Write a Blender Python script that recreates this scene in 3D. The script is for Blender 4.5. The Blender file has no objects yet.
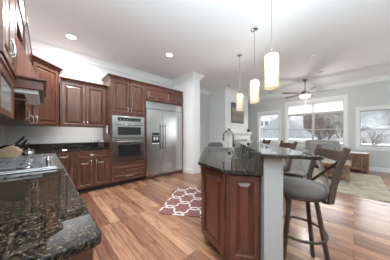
import bpy, bmesh, math, random
from mathutils import Vector, Matrix
random.seed(7)
PI = math.pi
S = bpy.context.scene
COL = S.collection

# ---------------------------------------------------------------- camera, sky, exposure
EYE = 1.21
cam_data = bpy.data.cameras.new('camera')
cam = bpy.data.objects.new('camera', cam_data)
COL.objects.link(cam)
cam.location = (0, 0, EYE)
cam.rotation_euler = (PI/2, 0, -math.radians(44.2))
cam_data.sensor_width = 36
cam_data.lens = 154.5/390*36
cam_data.shift_y = 4.3/390
cam_data.clip_start = 0.02
cam_data.clip_end = 300
S.camera = cam

world = bpy.data.worlds.new('overcast_sky')
S.world = world
world.use_nodes = True
wn = world.node_tree.nodes
wn['Background'].inputs[0].default_value = (0.96, 0.98, 1.0, 1)
wn['Background'].inputs[1].default_value = 3.6

S.view_settings.view_transform = 'Standard'
S.view_settings.look = 'None'
S.view_settings.gamma = 1
S.view_settings.use_curve_mapping = False
S.view_settings.exposure = 0.4

def area_light(name, loc, rot, sx, sy, power, color=(1, 1, 1)):
    d = bpy.data.lights.new(name, 'AREA')
    d.shape = 'RECTANGLE'; d.size = sx; d.size_y = sy; d.energy = power; d.color = color
    o = bpy.data.objects.new(name, d); COL.objects.link(o)
    o.location = loc; o.rotation_euler = rot
    return o
# fill lights added to brighten the white ceiling, aimed up from behind the camera
area_light('ceiling_fill_light', (0.25, -0.8, 1.6), (PI, 0, 0), 1.2, 1.2, 185, (0.74, 0.90, 1.0))
area_light('ceiling_fill_light', (4.6, -3.4, 1.9), (PI, 0, 0), 3.0, 1.2, 60, (0.70, 0.88, 1.0))

# added fill light under the wall cabinets, brightens the wall over the back counter
area_light('backsplash_fill_light', (0.62, 4.10, 1.35), (math.radians(80), 0, 0), 0.8, 0.03, 1.3, (1, 0.98, 0.94))

# ---------------------------------------------------------------- materials
def new_mat(name):
    m = bpy.data.materials.new(name); m.use_nodes = True
    nt = m.node_tree
    return m, nt, nt.nodes['Principled BSDF']
def pbr(name, col, rough=0.5, metal=0.0, emit=None, estr=0.0, coat=0.0, spec=0.5):
    m, nt, b = new_mat(name)
    b.inputs['Base Color'].default_value = (*col, 1)
    b.inputs['Roughness'].default_value = rough
    b.inputs['Metallic'].default_value = metal
    b.inputs['Coat Weight'].default_value = coat
    b.inputs['Specular IOR Level'].default_value = spec
    if emit:
        b.inputs['Emission Color'].default_value = (*emit, 1)
        b.inputs['Emission Strength'].default_value = estr
    return m
def N(nt, t, **kw):
    n = nt.nodes.new(t)
    for k, v in kw.items(): setattr(n, k, v)
    return n
def ramp(nt, stops):
    r = N(nt, 'ShaderNodeValToRGB')
    cr = r.color_ramp
    while len(cr.elements) > 1: cr.elements.remove(cr.elements[-1])
    cr.elements[0].position = stops[0][0]; cr.elements[0].color = (*stops[0][1], 1)
    for p, c in stops[1:]:
        e = cr.elements.new(p); e.color = (*c, 1)
    return r
def mapped(nt, scale=(1, 1, 1), rot=(0, 0, 0), coord='Object'):
    tc = N(nt, 'ShaderNodeTexCoord'); mp = N(nt, 'ShaderNodeMapping')
    mp.inputs['Scale'].default_value = scale; mp.inputs['Rotation'].default_value = rot
    nt.links.new(tc.outputs[coord], mp.inputs[0]); return mp
def wood(name, c1, c2, c3, scale=(14, 14, 1.6), rough=0.32, coat=0.10):
    m, nt, b = new_mat(name)
    mp = mapped(nt, scale)
    n1 = N(nt, 'ShaderNodeTexNoise'); n1.inputs['Scale'].default_value = 2.2; n1.inputs['Detail'].default_value = 6; n1.inputs['Distortion'].default_value = 0.6
    nt.links.new(mp.outputs[0], n1.inputs['Vector'])
    r = ramp(nt, [(0.3, c1), (0.52, c2), (0.72, c3)])
    nt.links.new(n1.outputs[0], r.inputs[0]); nt.links.new(r.outputs[0], b.inputs['Base Color'])
    b.inputs['Roughness'].default_value = rough; b.inputs['Coat Weight'].default_value = coat; b.inputs['Coat Roughness'].default_value = 0.28
    return m
M = {}
M['cherry'] = wood('cherry_wood', (0.065, 0.026, 0.016), (0.119, 0.047, 0.029), (0.181, 0.080, 0.052))
M['cherry_h'] = wood('cherry_wood_level', (0.065, 0.026, 0.016), (0.119, 0.047, 0.029), (0.181, 0.080, 0.052), scale=(1.6, 14, 14))
M['cherry_red'] = wood('cherry_wood_red', (0.153, 0.051, 0.029), (0.225, 0.081, 0.048), (0.279, 0.111, 0.066))
M['cherry_island'] = wood('cherry_wood_island', (0.068, 0.020, 0.012), (0.116, 0.036, 0.021), (0.160, 0.055, 0.033))
M['cherry_dark'] = wood('cherry_wood_dark', (0.075, 0.024, 0.016), (0.12, 0.04, 0.027), (0.17, 0.062, 0.042))
M['toe'] = pbr('toe_kick_black', (0.02, 0.012, 0.01), 0.6)
M['stool_wood'] = wood('stool_brown_metal', (0.031, 0.017, 0.012), (0.053, 0.031, 0.022), (0.078, 0.049, 0.036), rough=0.42, coat=0.0)
M['oak'] = wood('mission_oak', (0.15, 0.07, 0.035), (0.25, 0.125, 0.062), (0.33, 0.18, 0.10), rough=0.4)
M['oak_gloss'] = wood('polished_oak', (0.26, 0.17, 0.11), (0.36, 0.25, 0.17), (0.45, 0.33, 0.24), rough=0.15, coat=0.6)
M['block_wood'] = wood('beech_block', (0.50, 0.33, 0.19), (0.60, 0.42, 0.26), (0.68, 0.50, 0.33), rough=0.5, coat=0)
M['wall'] = pbr('wall_paint_grey', (0.62, 0.62, 0.605), 0.85)
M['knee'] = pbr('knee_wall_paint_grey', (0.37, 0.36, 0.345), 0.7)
M['white'] = pbr('white_trim_paint', (0.84, 0.84, 0.83), 0.5)
M['sash'] = pbr('grey_sash_paint', (0.50, 0.50, 0.49), 0.5)
M['ceiling'] = pbr('ceiling_paint', (0.88, 0.885, 0.885), 0.9)
M['steel'] = None
def steel():
    m, nt, b = new_mat('brushed_steel')
    mp = mapped(nt, (1.0, 1.0, 160))
    n = N(nt, 'ShaderNodeTexNoise'); n.inputs['Scale'].default_value = 3; n.inputs['Detail'].default_value = 3
    nt.links.new(mp.outputs[0], n.inputs['Vector'])
    mr = N(nt, 'ShaderNodeMapRange'); mr.inputs['To Min'].default_value = 0.15; mr.inputs['To Max'].default_value = 0.27
    nt.links.new(n.outputs[0], mr.inputs['Value']); nt.links.new(mr.outputs[0], b.inputs['Roughness'])
    b.inputs['Base Color'].default_value = (0.47, 0.47, 0.46, 1); b.inputs['Metallic'].default_value = 1
    return m
M['steel'] = steel()
M['steel_dark'] = pbr('dark_steel', (0.22, 0.22, 0.22), 0.35, 1.0)
M['cook_steel'] = pbr('satin_cooktop_steel', (0.36, 0.36, 0.355), 0.38, 1.0)
M['chrome'] = pbr('chrome', (0.75, 0.75, 0.74), 0.12, 1.0)
M['nickel'] = pbr('brushed_nickel', (0.22, 0.21, 0.195), 0.25, 1.0)
M['pewter'] = pbr('pewter', (0.60, 0.58, 0.55), 0.35, 1.0)
M['black'] = pbr('black_plastic', (0.015, 0.015, 0.016), 0.4)
M['iron'] = pbr('cast_iron', (0.30, 0.30, 0.30), 0.3, 0.6)
M['black_glass'] = pbr('black_oven_glass', (0.02, 0.021, 0.022), 0.06)
M['white_plastic'] = pbr('white_plastic', (0.75, 0.75, 0.73), 0.4)
M['seat'] = None
def fabric(name, c1, c2, scale=60, rough=0.9):
    m, nt, b = new_mat(name)
    mp = mapped(nt)
    n = N(nt, 'ShaderNodeTexNoise'); n.inputs['Scale'].default_value = scale; n.inputs['Detail'].default_value = 4
    nt.links.new(mp.outputs[0], n.inputs['Vector'])
    r = ramp(nt, [(0.35, c1), (0.65, c2)]); nt.links.new(n.outputs[0], r.inputs[0]); nt.links.new(r.outputs[0], b.inputs['Base Color'])
    b.inputs['Roughness'].default_value = rough; b.inputs['Sheen Weight'].default_value = 0.25
    return m
M['seat'] = fabric('taupe_suede', (0.082, 0.064, 0.053), (0.118, 0.094, 0.079), 14)
M['grey_fabric'] = fabric('grey_upholstery', (0.25, 0.24, 0.23), (0.36, 0.345, 0.33), 40)
M['charcoal_fabric'] = fabric('charcoal_upholstery', (0.10, 0.10, 0.10), (0.15, 0.15, 0.15), 40)
M['beige_fabric'] = fabric('beige_upholstery', (0.24, 0.22, 0.195), (0.36, 0.335, 0.30), 30)
M['floral_fabric'] = fabric('pale_floral_upholstery', (0.30, 0.29, 0.265), (0.52, 0.50, 0.47), 16)

def granite():
    m, nt, b = new_mat('dark_granite')
    mp = mapped(nt)
    v = N(nt, 'ShaderNodeTexVoronoi'); v.inputs['Scale'].default_value = 95
    n = N(nt, 'ShaderNodeTexNoise'); n.inputs['Scale'].default_value = 120; n.inputs['Detail'].default_value = 4; n.inputs['Roughness'].default_value = 0.6
    nt.links.new(mp.outputs[0], v.inputs['Vector']); nt.links.new(mp.outputs[0], n.inputs['Vector'])
    r1 = ramp(nt, [(0.42, (0.004, 0.004, 0.0035)), (0.50, (0.015, 0.013, 0.010)), (0.58, (0.055, 0.044, 0.028)), (0.70, (0.15, 0.12, 0.08))])
    nt.links.new(n.outputs[0], r1.inputs[0])
    r2 = ramp(nt, [(0.0, (0.15, 0.15, 0.15)), (0.5, (1, 1, 1))])
    nt.links.new(v.outputs['Color'], r2.inputs[0])
    mx = N(nt, 'ShaderNodeMixRGB', blend_type='MULTIPLY'); mx.inputs[0].default_value = 0.7
    nt.links.new(r1.outputs[0], mx.inputs[1]); nt.links.new(r2.outputs[0], mx.inputs[2])
    nt.links.new(mx.outputs[0], b.inputs['Base Color'])
    b.inputs['Roughness'].default_value = 0.015; b.inputs['IOR'].default_value = 1.5; b.inputs['Specular IOR Level'].default_value = 0.45
    return m
M['granite'] = granite()

def floor_mat():
    m, nt, b = new_mat('hardwood_planks')
    mp = mapped(nt, (1, 1, 1), (0, 0, PI/2))
    br = N(nt, 'ShaderNodeTexBrick'); br.offset = 0.37; br.offset_frequency = 3
    br.inputs['Scale'].default_value = 1.0; br.inputs['Brick Width'].default_value = 1.15; br.inputs['Row Height'].default_value = 0.128
    br.inputs['Mortar Size'].default_value = 0.0016; br.inputs['Mortar Smooth'].default_value = 0.2; br.inputs['Bias'].default_value = 0
    br.inputs['Color1'].default_value = (0, 0, 0, 1); br.inputs['Color2'].default_value = (1, 1, 1, 1); br.inputs['Mortar'].default_value = (0, 0, 0, 1)
    nt.links.new(mp.outputs[0], br.inputs['Vector'])
    mp2 = mapped(nt, (24, 1.7, 1)); n = N(nt, 'ShaderNodeTexNoise'); n.inputs['Scale'].default_value = 1.6; n.inputs['Detail'].default_value = 7; n.inputs['Distortion'].default_value = 0.9
    add = N(nt, 'ShaderNodeVectorMath', operation='ADD')
    sc = N(nt, 'ShaderNodeVectorMath', operation='SCALE'); sc.inputs['Scale'].default_value = 17.0
    nt.links.new(br.outputs['Color'], sc.inputs[0]); nt.links.new(mp2.outputs[0], add.inputs[0]); nt.links.new(sc.outputs[0], add.inputs[1])
    nt.links.new(add.outputs[0], n.inputs['Vector'])
    r = ramp(nt, [(0.0, (0.20, 0.089, 0.054)), (0.3, (0.265, 0.126, 0.075)), (0.6, (0.33, 0.165, 0.096)), (0.85, (0.40, 0.212, 0.123)), (1.0, (0.52, 0.305, 0.18))])
    nt.links.new(br.outputs['Color'], r.inputs[0])
    r2 = ramp(nt, [(0.28, (0.45, 0.40, 0.37)), (0.48, (0.95, 0.95, 0.95)), (0.72, (1.35, 1.28, 1.2))])
    nt.links.new(n.outputs[0], r2.inputs[0])
    mx = N(nt, 'ShaderNodeMixRGB', blend_type='MULTIPLY'); mx.inputs[0].default_value = 1
    nt.links.new(r.outputs[0], mx.inputs[1]); nt.links.new(r2.outputs[0], mx.inputs[2])
    mo = N(nt, 'ShaderNodeMixRGB', blend_type='MIX'); mo.inputs[2].default_value = (0.05, 0.02, 0.014, 1)
    nt.links.new(br.outputs['Fac'], mo.inputs[0]); nt.links.new(mx.outputs[0], mo.inputs[1])
    nt.links.new(mo.outputs[0], b.inputs['Base Color'])
    b.inputs['Roughness'].default_value = 0.27
    b.inputs['Coat Weight'].default_value = 0.22; b.inputs['Coat Roughness'].default_value = 0.14
    return m
M['floor'] = floor_mat()

def trellis():
    m, nt, b = new_mat('trellis_rug')
    tc = N(nt, 'ShaderNodeTexCoord'); sp = N(nt, 'ShaderNodeSeparateXYZ'); nt.links.new(tc.outputs['Object'], sp.inputs[0])
    def mth(op, a, c=None):
        q = N(nt, 'ShaderNodeMath', operation=op)
        for i, x in enumerate((a, c)):
            if x is None: continue
            if isinstance(x, (int, float)): q.inputs[i].default_value = x
            else: nt.links.new(x, q.inputs[i])
        return q.outputs[0]
    px = mth('MULTIPLY', sp.outputs[0], 2*PI/0.38); py = mth('MULTIPLY', sp.outputs[1], 2*PI/0.42)
    cx = mth('COSINE', px); cy = mth('COSINE', py)
    c3x = mth('COSINE', mth('MULTIPLY', px, 3.0)); c3y = mth('COSINE', mth('MULTIPLY', py, 3.0))
    f = mth('ADD', mth('ADD', cx, cy), mth('MULTIPLY', mth('SUBTRACT', c3x, c3y), 0.42))
    a = mth('ABSOLUTE', f)
    lt = mth('LESS_THAN', a, 0.40)
    n = N(nt, 'ShaderNodeTexNoise'); n.inputs['Scale'].default_value = 60; nt.links.new(tc.outputs['Object'], n.inputs['Vector'])
    r = ramp(nt, [(0.35, (0.19, 0.083, 0.07)), (0.65, (0.28, 0.135, 0.115))]); nt.links.new(n.outputs[0], r.inputs[0])
    mx = N(nt, 'ShaderNodeMixRGB'); nt.links.new(lt, mx.inputs[0]); nt.links.new(r.outputs[0], mx.inputs[1]); mx.inputs[2].default_value = (0.78, 0.73, 0.70, 1)
    nt.links.new(mx.outputs[0], b.inputs['Base Color']); b.inputs['Roughness'].default_value = 0.95
    return m
M['trellis'] = trellis()
def area_rug_mat():
    m, nt, b = new_mat('faded_beige_rug')
    mp = mapped(nt)
    n = N(nt, 'ShaderNodeTexNoise'); n.inputs['Scale'].default_value = 5.5; n.inputs['Detail'].default_value = 6; n.inputs['Roughness'].default_value = 0.72
    v = N(nt, 'ShaderNodeTexVoronoi'); v.inputs['Scale'].default_value = 7
    nt.links.new(mp.outputs[0], n.inputs['Vector']); nt.links.new(mp.outputs[0], v.inputs['Vector'])
    r = ramp(nt, [(0.3, (0.22, 0.185, 0.13)), (0.45, (0.37, 0.325, 0.24)), (0.6, (0.47, 0.42, 0.33)), (0.75, (0.35, 0.33, 0.26))])
    nt.links.new(n.outputs[0], r.inputs[0])
    mx = N(nt, 'ShaderNodeMixRGB', blend_type='OVERLAY'); mx.inputs[0].default_value = 0.25
    nt.links.new(r.outputs[0], mx.inputs[1]); nt.links.new(v.outputs['Distance'], mx.inputs[2]); nt.links.new(mx.outputs[0], b.inputs['Base Color'])
    b.inputs['Roughness'].default_value = 0.95
    return m
M['area_rug'] = area_rug_mat()
def glass_mat(name, tint=(1, 1, 1), gl=0.06):
    m, nt, b = new_mat(name); nt.nodes.remove(b)
    out = nt.nodes['Material Output']
    t = N(nt, 'ShaderNodeBsdfTransparent'); t.inputs[0].default_value = (*tint, 1)
    g = N(nt, 'ShaderNodeBsdfGlossy'); g.inputs['Roughness'].default_value = 0.03
    mx = N(nt, 'ShaderNodeMixShader'); mx.inputs[0].default_value = gl
    nt.links.new(t.outputs[0], mx.inputs[1]); nt.links.new(g.outputs[0], mx.inputs[2]); nt.links.new(mx.outputs[0], out.inputs[0])
    return m
M['glass'] = glass_mat('window_glass')
M['cab_glass'] = pbr('reeded_cabinet_glass', (0.30, 0.29, 0.28), 0.15)
def shade_mat():
    m, nt, b = new_mat('backlit_cellular_shade')
    out = nt.nodes['Material Output']
    t = N(nt, 'ShaderNodeBsdfTranslucent'); t.inputs[0].default_value = (0.97, 0.97, 0.97, 1)
    b.inputs['Base Color'].default_value = (0.88, 0.88, 0.87, 1); b.inputs['Roughness'].default_value = 0.9
    mx = N(nt, 'ShaderNodeMixShader'); mx.inputs[0].default_value = 0.75
    nt.links.new(b.outputs[0], mx.inputs[1]); nt.links.new(t.outputs[0], mx.inputs[2]); nt.links.new(mx.outputs[0], out.inputs[0])
    return m
M['shade'] = shade_mat()
def pendant_mat():
    m, nt, b = new_mat('lit_pleated_shade')
    tc = N(nt, 'ShaderNodeTexCoord'); sp = N(nt, 'ShaderNodeSeparateXYZ'); nt.links.new(tc.outputs['Object'], sp.inputs[0])
    at = N(nt, 'ShaderNodeMath', operation='ARCTAN2'); nt.links.new(sp.outputs[1], at.inputs[0]); nt.links.new(sp.outputs[0], at.inputs[1])
    ml = N(nt, 'ShaderNodeMath', operation='MULTIPLY'); ml.inputs[1].default_value = 15; nt.links.new(at.outputs[0], ml.inputs[0])
    sn = N(nt, 'ShaderNodeMath', operation='SINE'); nt.links.new(ml.outputs[0], sn.inputs[0])
    r = ramp(nt, [(0.15, (0.30, 0.25, 0.17)), (0.65, (0.70, 0.64, 0.52))])
    ad = N(nt, 'ShaderNodeMath', operation='MULTIPLY_ADD'); ad.inputs[1].default_value = 0.5; ad.inputs[2].default_value = 0.5; nt.links.new(sn.outputs[0], ad.inputs[0])
    nt.links.new(ad.outputs[0], r.inputs[0])
    nt.links.new(r.outputs[0], b.inputs['Base Color']); nt.links.new(r.outputs[0], b.inputs['Emission Color'])
    b.inputs['Emission Strength'].default_value = 0.22; b.inputs['Roughness'].default_value = 0.3
    out = nt.nodes['Material Output']
    tr = N(nt, 'ShaderNodeBsdfTransparent'); tr.inputs[0].default_value = (1, 0.95, 0.85, 1)
    ms = N(nt, 'ShaderNodeMixShader'); fr = N(nt, 'ShaderNodeMath', operation='MULTIPLY_ADD'); fr.inputs[1].default_value = 0.22; fr.inputs[2].default_value = 0.10
    nt.links.new(ad.outputs[0], fr.inputs[0]); nt.links.new(fr.outputs[0], ms.inputs[0])
    nt.links.new(b.outputs[0], ms.inputs[1]); nt.links.new(tr.outputs[0], ms.inputs[2]); nt.links.new(ms.outputs[0], out.inputs[0])
    return m
M['pendant'] = pendant_mat()
M['bulb'] = pbr('lit_lamp_glass', (0.9, 0.9, 0.88), 0.4, emit=(1.0, 0.96, 0.88), estr=6)
M['fanlight'] = pbr('lit_fan_bowl', (0.9, 0.9, 0.88), 0.4, emit=(1.0, 0.95, 0.85), estr=2.0)
M['can_off'] = pbr('unlit_can', (0.45, 0.45, 0.44), 0.5)
M['vent_dark'] = pbr('vent_shadow_gap', (0.10, 0.10, 0.10), 0.7)
M['fan_blade'] = wood('fan_blade_walnut', (0.10, 0.075, 0.06), (0.15, 0.12, 0.10), (0.21, 0.175, 0.15), scale=(2, 12, 12))
def picture():
    m, nt, b = new_mat('landscape_picture')
    tc = N(nt, 'ShaderNodeTexCoord'); sp = N(nt, 'ShaderNodeSeparateXYZ'); nt.links.new(tc.outputs['Generated'], sp.inputs[0])
    n = N(nt, 'ShaderNodeTexNoise'); n.inputs['Scale'].default_value = 7; n.inputs['Detail'].default_value = 5; nt.links.new(tc.outputs['Generated'], n.inputs['Vector'])
    ma = N(nt, 'ShaderNodeMath', operation='MULTIPLY_ADD'); ma.inputs[1].default_value = 0.35; nt.links.new(n.outputs[0], ma.inputs[0]); nt.links.new(sp.outputs[2], ma.inputs[2])
    r = ramp(nt, [(0.15, (0.16, 0.12, 0.08)), (0.4, (0.30, 0.26, 0.20)), (0.6, (0.20, 0.19, 0.17)), (0.85, (0.42, 0.38, 0.32)), (0.98, (0.35, 0.38, 0.42)), (1.0, (0.10, 0.17, 0.32))])
    nt.links.new(ma.outputs[0], r.inputs[0]); nt.links.new(r.outputs[0], b.inputs['Base Color']); b.inputs['Roughness'].default_value = 0.4
    return m
M['picture'] = picture()
M['frame_dark'] = pbr('dark_picture_frame', (0.10, 0.085, 0.07), 0.4)
M['snow'] = fabric('patchy_snow_ground', (0.049, 0.047, 0.044), (0.123, 0.123, 0.125), 0.5)
M['siding'] = pbr('white_siding', (0.360, 0.366, 0.372), 0.8)
M['roof_blue'] = pbr('blue_grey_shingles', (0.108, 0.117, 0.125), 0.9)
M['roof_snow'] = fabric('snow_dusted_roof', (0.050, 0.051, 0.053), (0.099, 0.101, 0.103), 1.3)
M['ext_window'] = pbr('dark_house_window', (0.045, 0.045, 0.05), 0.2)
M['bark'] = pbr('bare_bark', (0.055, 0.047, 0.041), 0.95)
M['bark2'] = pbr('pale_bark', (0.078, 0.071, 0.065), 0.95)
M['needle'] = fabric('conifer_needles', (0.046, 0.055, 0.040), (0.098, 0.107, 0.079), 3)

# ---------------------------------------------------------------- mesh helper
class MB:
    def __init__(s): s.v = []; s.f = []
    def add(s, vs, fs):
        b = len(s.v); s.v += [tuple(p) for p in vs]; s.f += [tuple(i+b for i in f) for f in fs]; return s
    def box(s, x0, y0, z0, x1, y1, z1):
        x0, x1 = sorted((x0, x1)); y0, y1 = sorted((y0, y1)); z0, z1 = sorted((z0, z1))
        return s.add([(x0,y0,z0),(x1,y0,z0),(x1,y1,z0),(x0,y1,z0),(x0,y0,z1),(x1,y0,z1),(x1,y1,z1),(x0,y1,z1)],
                     [(0,3,2,1),(4,5,6,7),(0,1,5,4),(1,2,6,5),(2,3,7,6),(3,0,4,7)])
    def prism(s, poly, z0, z1):
        a = sum(poly[i][0]*poly[(i+1)%len(poly)][1]-poly[(i+1)%len(poly)][0]*poly[i][1] for i in range(len(poly)))
        if a < 0: poly = poly[::-1]
        n = len(poly)
        vs = [(x, y, z0) for x, y in poly] + [(x, y, z1) for x, y in poly]
        fs = [tuple(range(n))[::-1], tuple(range(n, 2*n))] + [(i, (i+1)%n, n+(i+1)%n, n+i) for i in range(n)]
        return s.add(vs, fs)
    def loops(s, rings, cap0=True, cap1=True, closed=True):
        n = len(rings[0]); vs = [p for r in rings for p in r]; fs = []
        for k in range(len(rings)-1):
            for i in range(n if closed else n-1):
                j = (i+1) % n
                fs.append((k*n+i, k*n+j, (k+1)*n+j, (k+1)*n+i))
        if cap0: fs.append(tuple(range(n))[::-1])
        if cap1: fs.append(tuple(range((len(rings)-1)*n, len(rings)*n)))
        return s.add(vs, fs)
    def tube(s, pts, r, seg=8, closed=False, flat=1.0):
        pts = [Vector(p) for p in pts]; n = len(pts); rings = []
        rs = r if isinstance(r, (list, tuple)) else [r]*n
        up = None
        for i, p in enumerate(pts):
            a = pts[(i-1) % n] if (closed or i > 0) else p
            c = pts[(i+1) % n] if (closed or i < n-1) else p
            t = (c-a).normalized()
            if up is None:
                up = Vector((0, 0, 1)) if abs(t.z) < 0.9 else Vector((0, 1, 0))
            x = t.cross(up).normalized(); y = x.cross(t).normalized(); up = y
            rings.append([p + x*rs[i]*math.cos(2*PI*k/seg) + y*rs[i]*flat*math.sin(2*PI*k/seg) for k in range(seg)])
        if closed:
            rings.append(rings[0]); return s.loops(rings, False, False)
        return s.loops(rings)
    def bar(s, a, b, w, d, up=(0, 0, 1)):
        a = Vector(a); b = Vector(b); t = (b-a).normalized(); u = Vector(up)
        x = t.cross(u).normalized(); y = x.cross(t).normalized()
        r = lambda p: [p - x*w/2 - y*d/2, p + x*w/2 - y*d/2, p + x*w/2 + y*d/2, p - x*w/2 + y*d/2]
        return s.loops([r(a), r(b)])
    def lathe(s, prof, c=(0, 0, 0), seg=24, sx=1, sy=1):
        rings = [[(c[0]+r*sx*math.cos(2*PI*k/seg), c[1]+r*sy*math.sin(2*PI*k/seg), c[2]+z) for k in range(seg)] for r, z in prof]
        return s.loops(rings)
    def sweep(s, path, prof, side=1):
        # prof: closed list of (distance to the side of the path, z); path: xy points; mitred corners
        P = [Vector(p) for p in path]; n = len(P); rings = []
        for i in range(n):
            d1 = (P[i]-P[i-1]).normalized() if i > 0 else None
            d2 = (P[i+1]-P[i]).normalized() if i < n-1 else None
            nrm = lambda d: Vector((-d.y, d.x))*side
            if d1 is None: m = nrm(d2)
            elif d2 is None: m = nrm(d1)
            else:
                a, b = nrm(d1), nrm(d2); m = (a+b); m = m/(m.dot(a))
            rings.append([(P[i].x+m.x*d, P[i].y+m.y*d, z) for d, z in prof])
        return s.loops(rings)
    def build(s, name, mat, parent=None, smooth=False, bevel=0.0, seg=2, subsurf=0):
        me = bpy.data.meshes.new(name); me.from_pydata(s.v, [], s.f); me.update()
        bm = bmesh.new(); bm.from_mesh(me); bmesh.ops.recalc_face_normals(bm, faces=bm.faces); bm.to_mesh(me); bm.free()
        o = bpy.data.objects.new(name, me); COL.objects.link(o)
        me.materials.append(mat)
        if smooth:
            for p in me.polygons: p.use_smooth = True
            me.set_sharp_from_angle(angle=math.radians(40))
        if bevel > 0:
            b = o.modifiers.new('bevel', 'BEVEL'); b.width = bevel; b.segments = seg; b.limit_method = 'ANGLE'; b.angle_limit = math.radians(40)
        if subsurf:
            q = o.modifiers.new('subsurf', 'SUBSURF'); q.levels = subsurf; q.render_levels = subsurf
        if parent: o.parent = parent
        return o
def tag(o, label, cat, group=None, kind=None):
    o['label'] = label; o['category'] = cat
    if group: o['group'] = group
    if kind: o['kind'] = kind
    return o
def thing(name, label, cat, loc=(0, 0, 0), rz=0.0, group=None):
    o = bpy.data.objects.new(name, None); COL.objects.link(o); o.empty_display_size = 0.1
    o.location = loc; o.rotation_euler = (0, 0, rz)
    return tag(o, label, cat, group)
def struct(name, mb, mat, parent=None, **kw):
    o = mb.build(name, mat, parent, **kw)
    if parent is None: o['kind'] = 'structure'
    return o
def copy_tree(o, parent=None):
    c = o.copy(); COL.objects.link(c)
    if parent: c.parent = parent
    for ch in list(o.children): copy_tree(ch, c)
    return c

# panelled door: nested rectangles; origin o, width axis u, height axis v, outward normal n
def panel_mesh(o, u, v, n, w, h, t=0.02, rail=0.055, glass=False):
    o, u, v, n = Vector(o), Vector(u), Vector(v), Vector(n)
    mb = MB()
    rail = min(rail, h*0.3, w*0.3)
    prof = [(0, 0), (0, t-0.003), (0.003, t), (rail-0.006, t), (rail, t-0.004), (rail+0.003, t-0.016), (rail+0.011, t-0.016)]
    lim = min(w, h)/2 - rail
    if not glass and lim > 0.04:
        prof += [(rail+min(0.038, lim*0.7), t-0.002)]
    rings = []
    for i, z in prof:
        rings.append([o+u*a+v*b+n*z for a, b in ((i, i), (w-i, i), (w-i, h-i), (i, h-i))])
    mb.loops(rings)
    return mb
def pull(o, d, n, L=0.10, out=0.028, r=0.0055, mb=None):
    # arched pull centred at o, along d, standing off along n
    o, d, n = Vector(o), Vector(d), Vector(n)
    pts = [o + d*(L/2*math.cos(PI*k/8)) + n*(out*(math.sin(PI*k/8))**0.6 if 0 < k < 8 else 0) for k in range(9)]
    mb = mb or MB()
    mb.tube(pts, r, 7)
    for q in (pts[0], pts[-1]): mb.tube([q - n*0.001, q + n*0.004], 0.009, 8)
    return mb
Z = (0, 0, 1)
def front_door(root, x0, x1, z0, z1, y=0.0, hand=None, mat='cherry', kind='door', glass=False, t=0.02, rail=0.055, hmat='pewter', L=0.10, out=0.028):
    # door on a cabinet whose front plane is y, facing -y.  hand: (x, z, 'v'/'h') handle centre
    d = panel_mesh((x0, y, z0), (1, 0, 0), Z, (0, -1, 0), x1-x0, z1-z0, t, rail, glass).build(kind, M[mat], root, smooth=False)
    if hand:
        hx, hz, o = hand
        pull((hx, y-t, hz), Z if o == 'v' else (1, 0, 0), (0, -1, 0), L, out).build('handle', M[hmat], d, smooth=True)
    return d

# ---------------------------------------------------------------- room
XL, YB, XR, CE = -0.525, 4.43, 7.75, 3.05
YS = -4.6
XB0, XB1, YBR = 5.2, 7.12, 3.60            # chimney breast
struct('floor', MB().box(XL-0.2, YS, -0.1, XR+0.15, YB+0.2, 0), M['floor'])
struct('ceiling', MB().box(XL-0.2, YS, CE, XR+0.15, YB+0.2, CE+0.12), M['ceiling'])
struct('wall_left', MB().box(XL-0.15, YS, 0, XL, YB+0.15, CE), M['wall'])
struct('wall_back', MB().box(XL, YB, 0, XR+0.15, YB+0.15, CE), M['wall'])
struct('wall_stub', MB().box(3.22, 3.39, 0, 3.51, YB, CE), M['white'])
struct('wall_chimney', MB().box(XB0, YBR, 0, XB1, YB, CE), M['white'])
struct('wall_rear', MB().box(XL-0.15, YS-0.15, 0, XR+0.15, YS, CE), M['wall'])
# window wall with openings (y0, y1, z0, z1)
W1 = (2.42, 3.33, 0.80, 2.21); W2 = (0.24, 2.07, 0.80, 2.52); W3 = (-1.75, -0.13, 0.80, 2.03); W_ADDED = (-4.3, -2.2, 0.80, 2.52)
mb = MB()
xs0, xs1 = XR, XR+0.15
ys = [YS, W_ADDED[0], W_ADDED[1], W3[0], W3[1], W2[0], W2[1], W1[0], W1[1], YB]
for i in range(0, 10, 2): mb.box(xs0, ys[i], 0, xs1, ys[i+1], CE)
for w in (W1, W2, W3, W_ADDED):
    mb.box(xs0, w[0], 0, xs1, w[1], w[2]); mb.box(xs0, w[0], w[3], xs1, w[1], CE)
struct('wall_right', mb, M['wall'])

CROWN = [(0, CE), (0.115, CE), (0.115, CE-0.018), (0.095, CE-0.028), (0.07, CE-0.055), (0.04, CE-0.095), (0.022, CE-0.112), (0.022, CE-0.135), (0, CE-0.135)]
BASE = [(0, 0), (0.018, 0), (0.018, 0.115), (0.008, 0.14), (0, 0.14)]
def sw(path, prof): return MB().sweep(path, prof, -1)
wallpath = [(XL, YS), (XL, YB), (3.22, YB), (3.22, 3.39), (3.51, 3.39), (3.51, YB), (XB0, YB), (XB0, YBR), (XB1, YBR), (XB1, YB), (XR, YB), (XR, YS)]
struct('trim_1', sw(wallpath, CROWN), M['white'])
struct('baseboard_back', sw([(3.22, YB-0.02), (3.22, 3.39), (3.51, 3.39), (3.51, YB), (XB0, YB), (XB0, YBR), (5.42, YBR)], BASE), M['white'])
struct('baseboard_right', sw([(6.98, YBR), (XB1, YBR), (XB1, YB), (XR, YB), (XR, YS)], BASE), M['white'])

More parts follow.
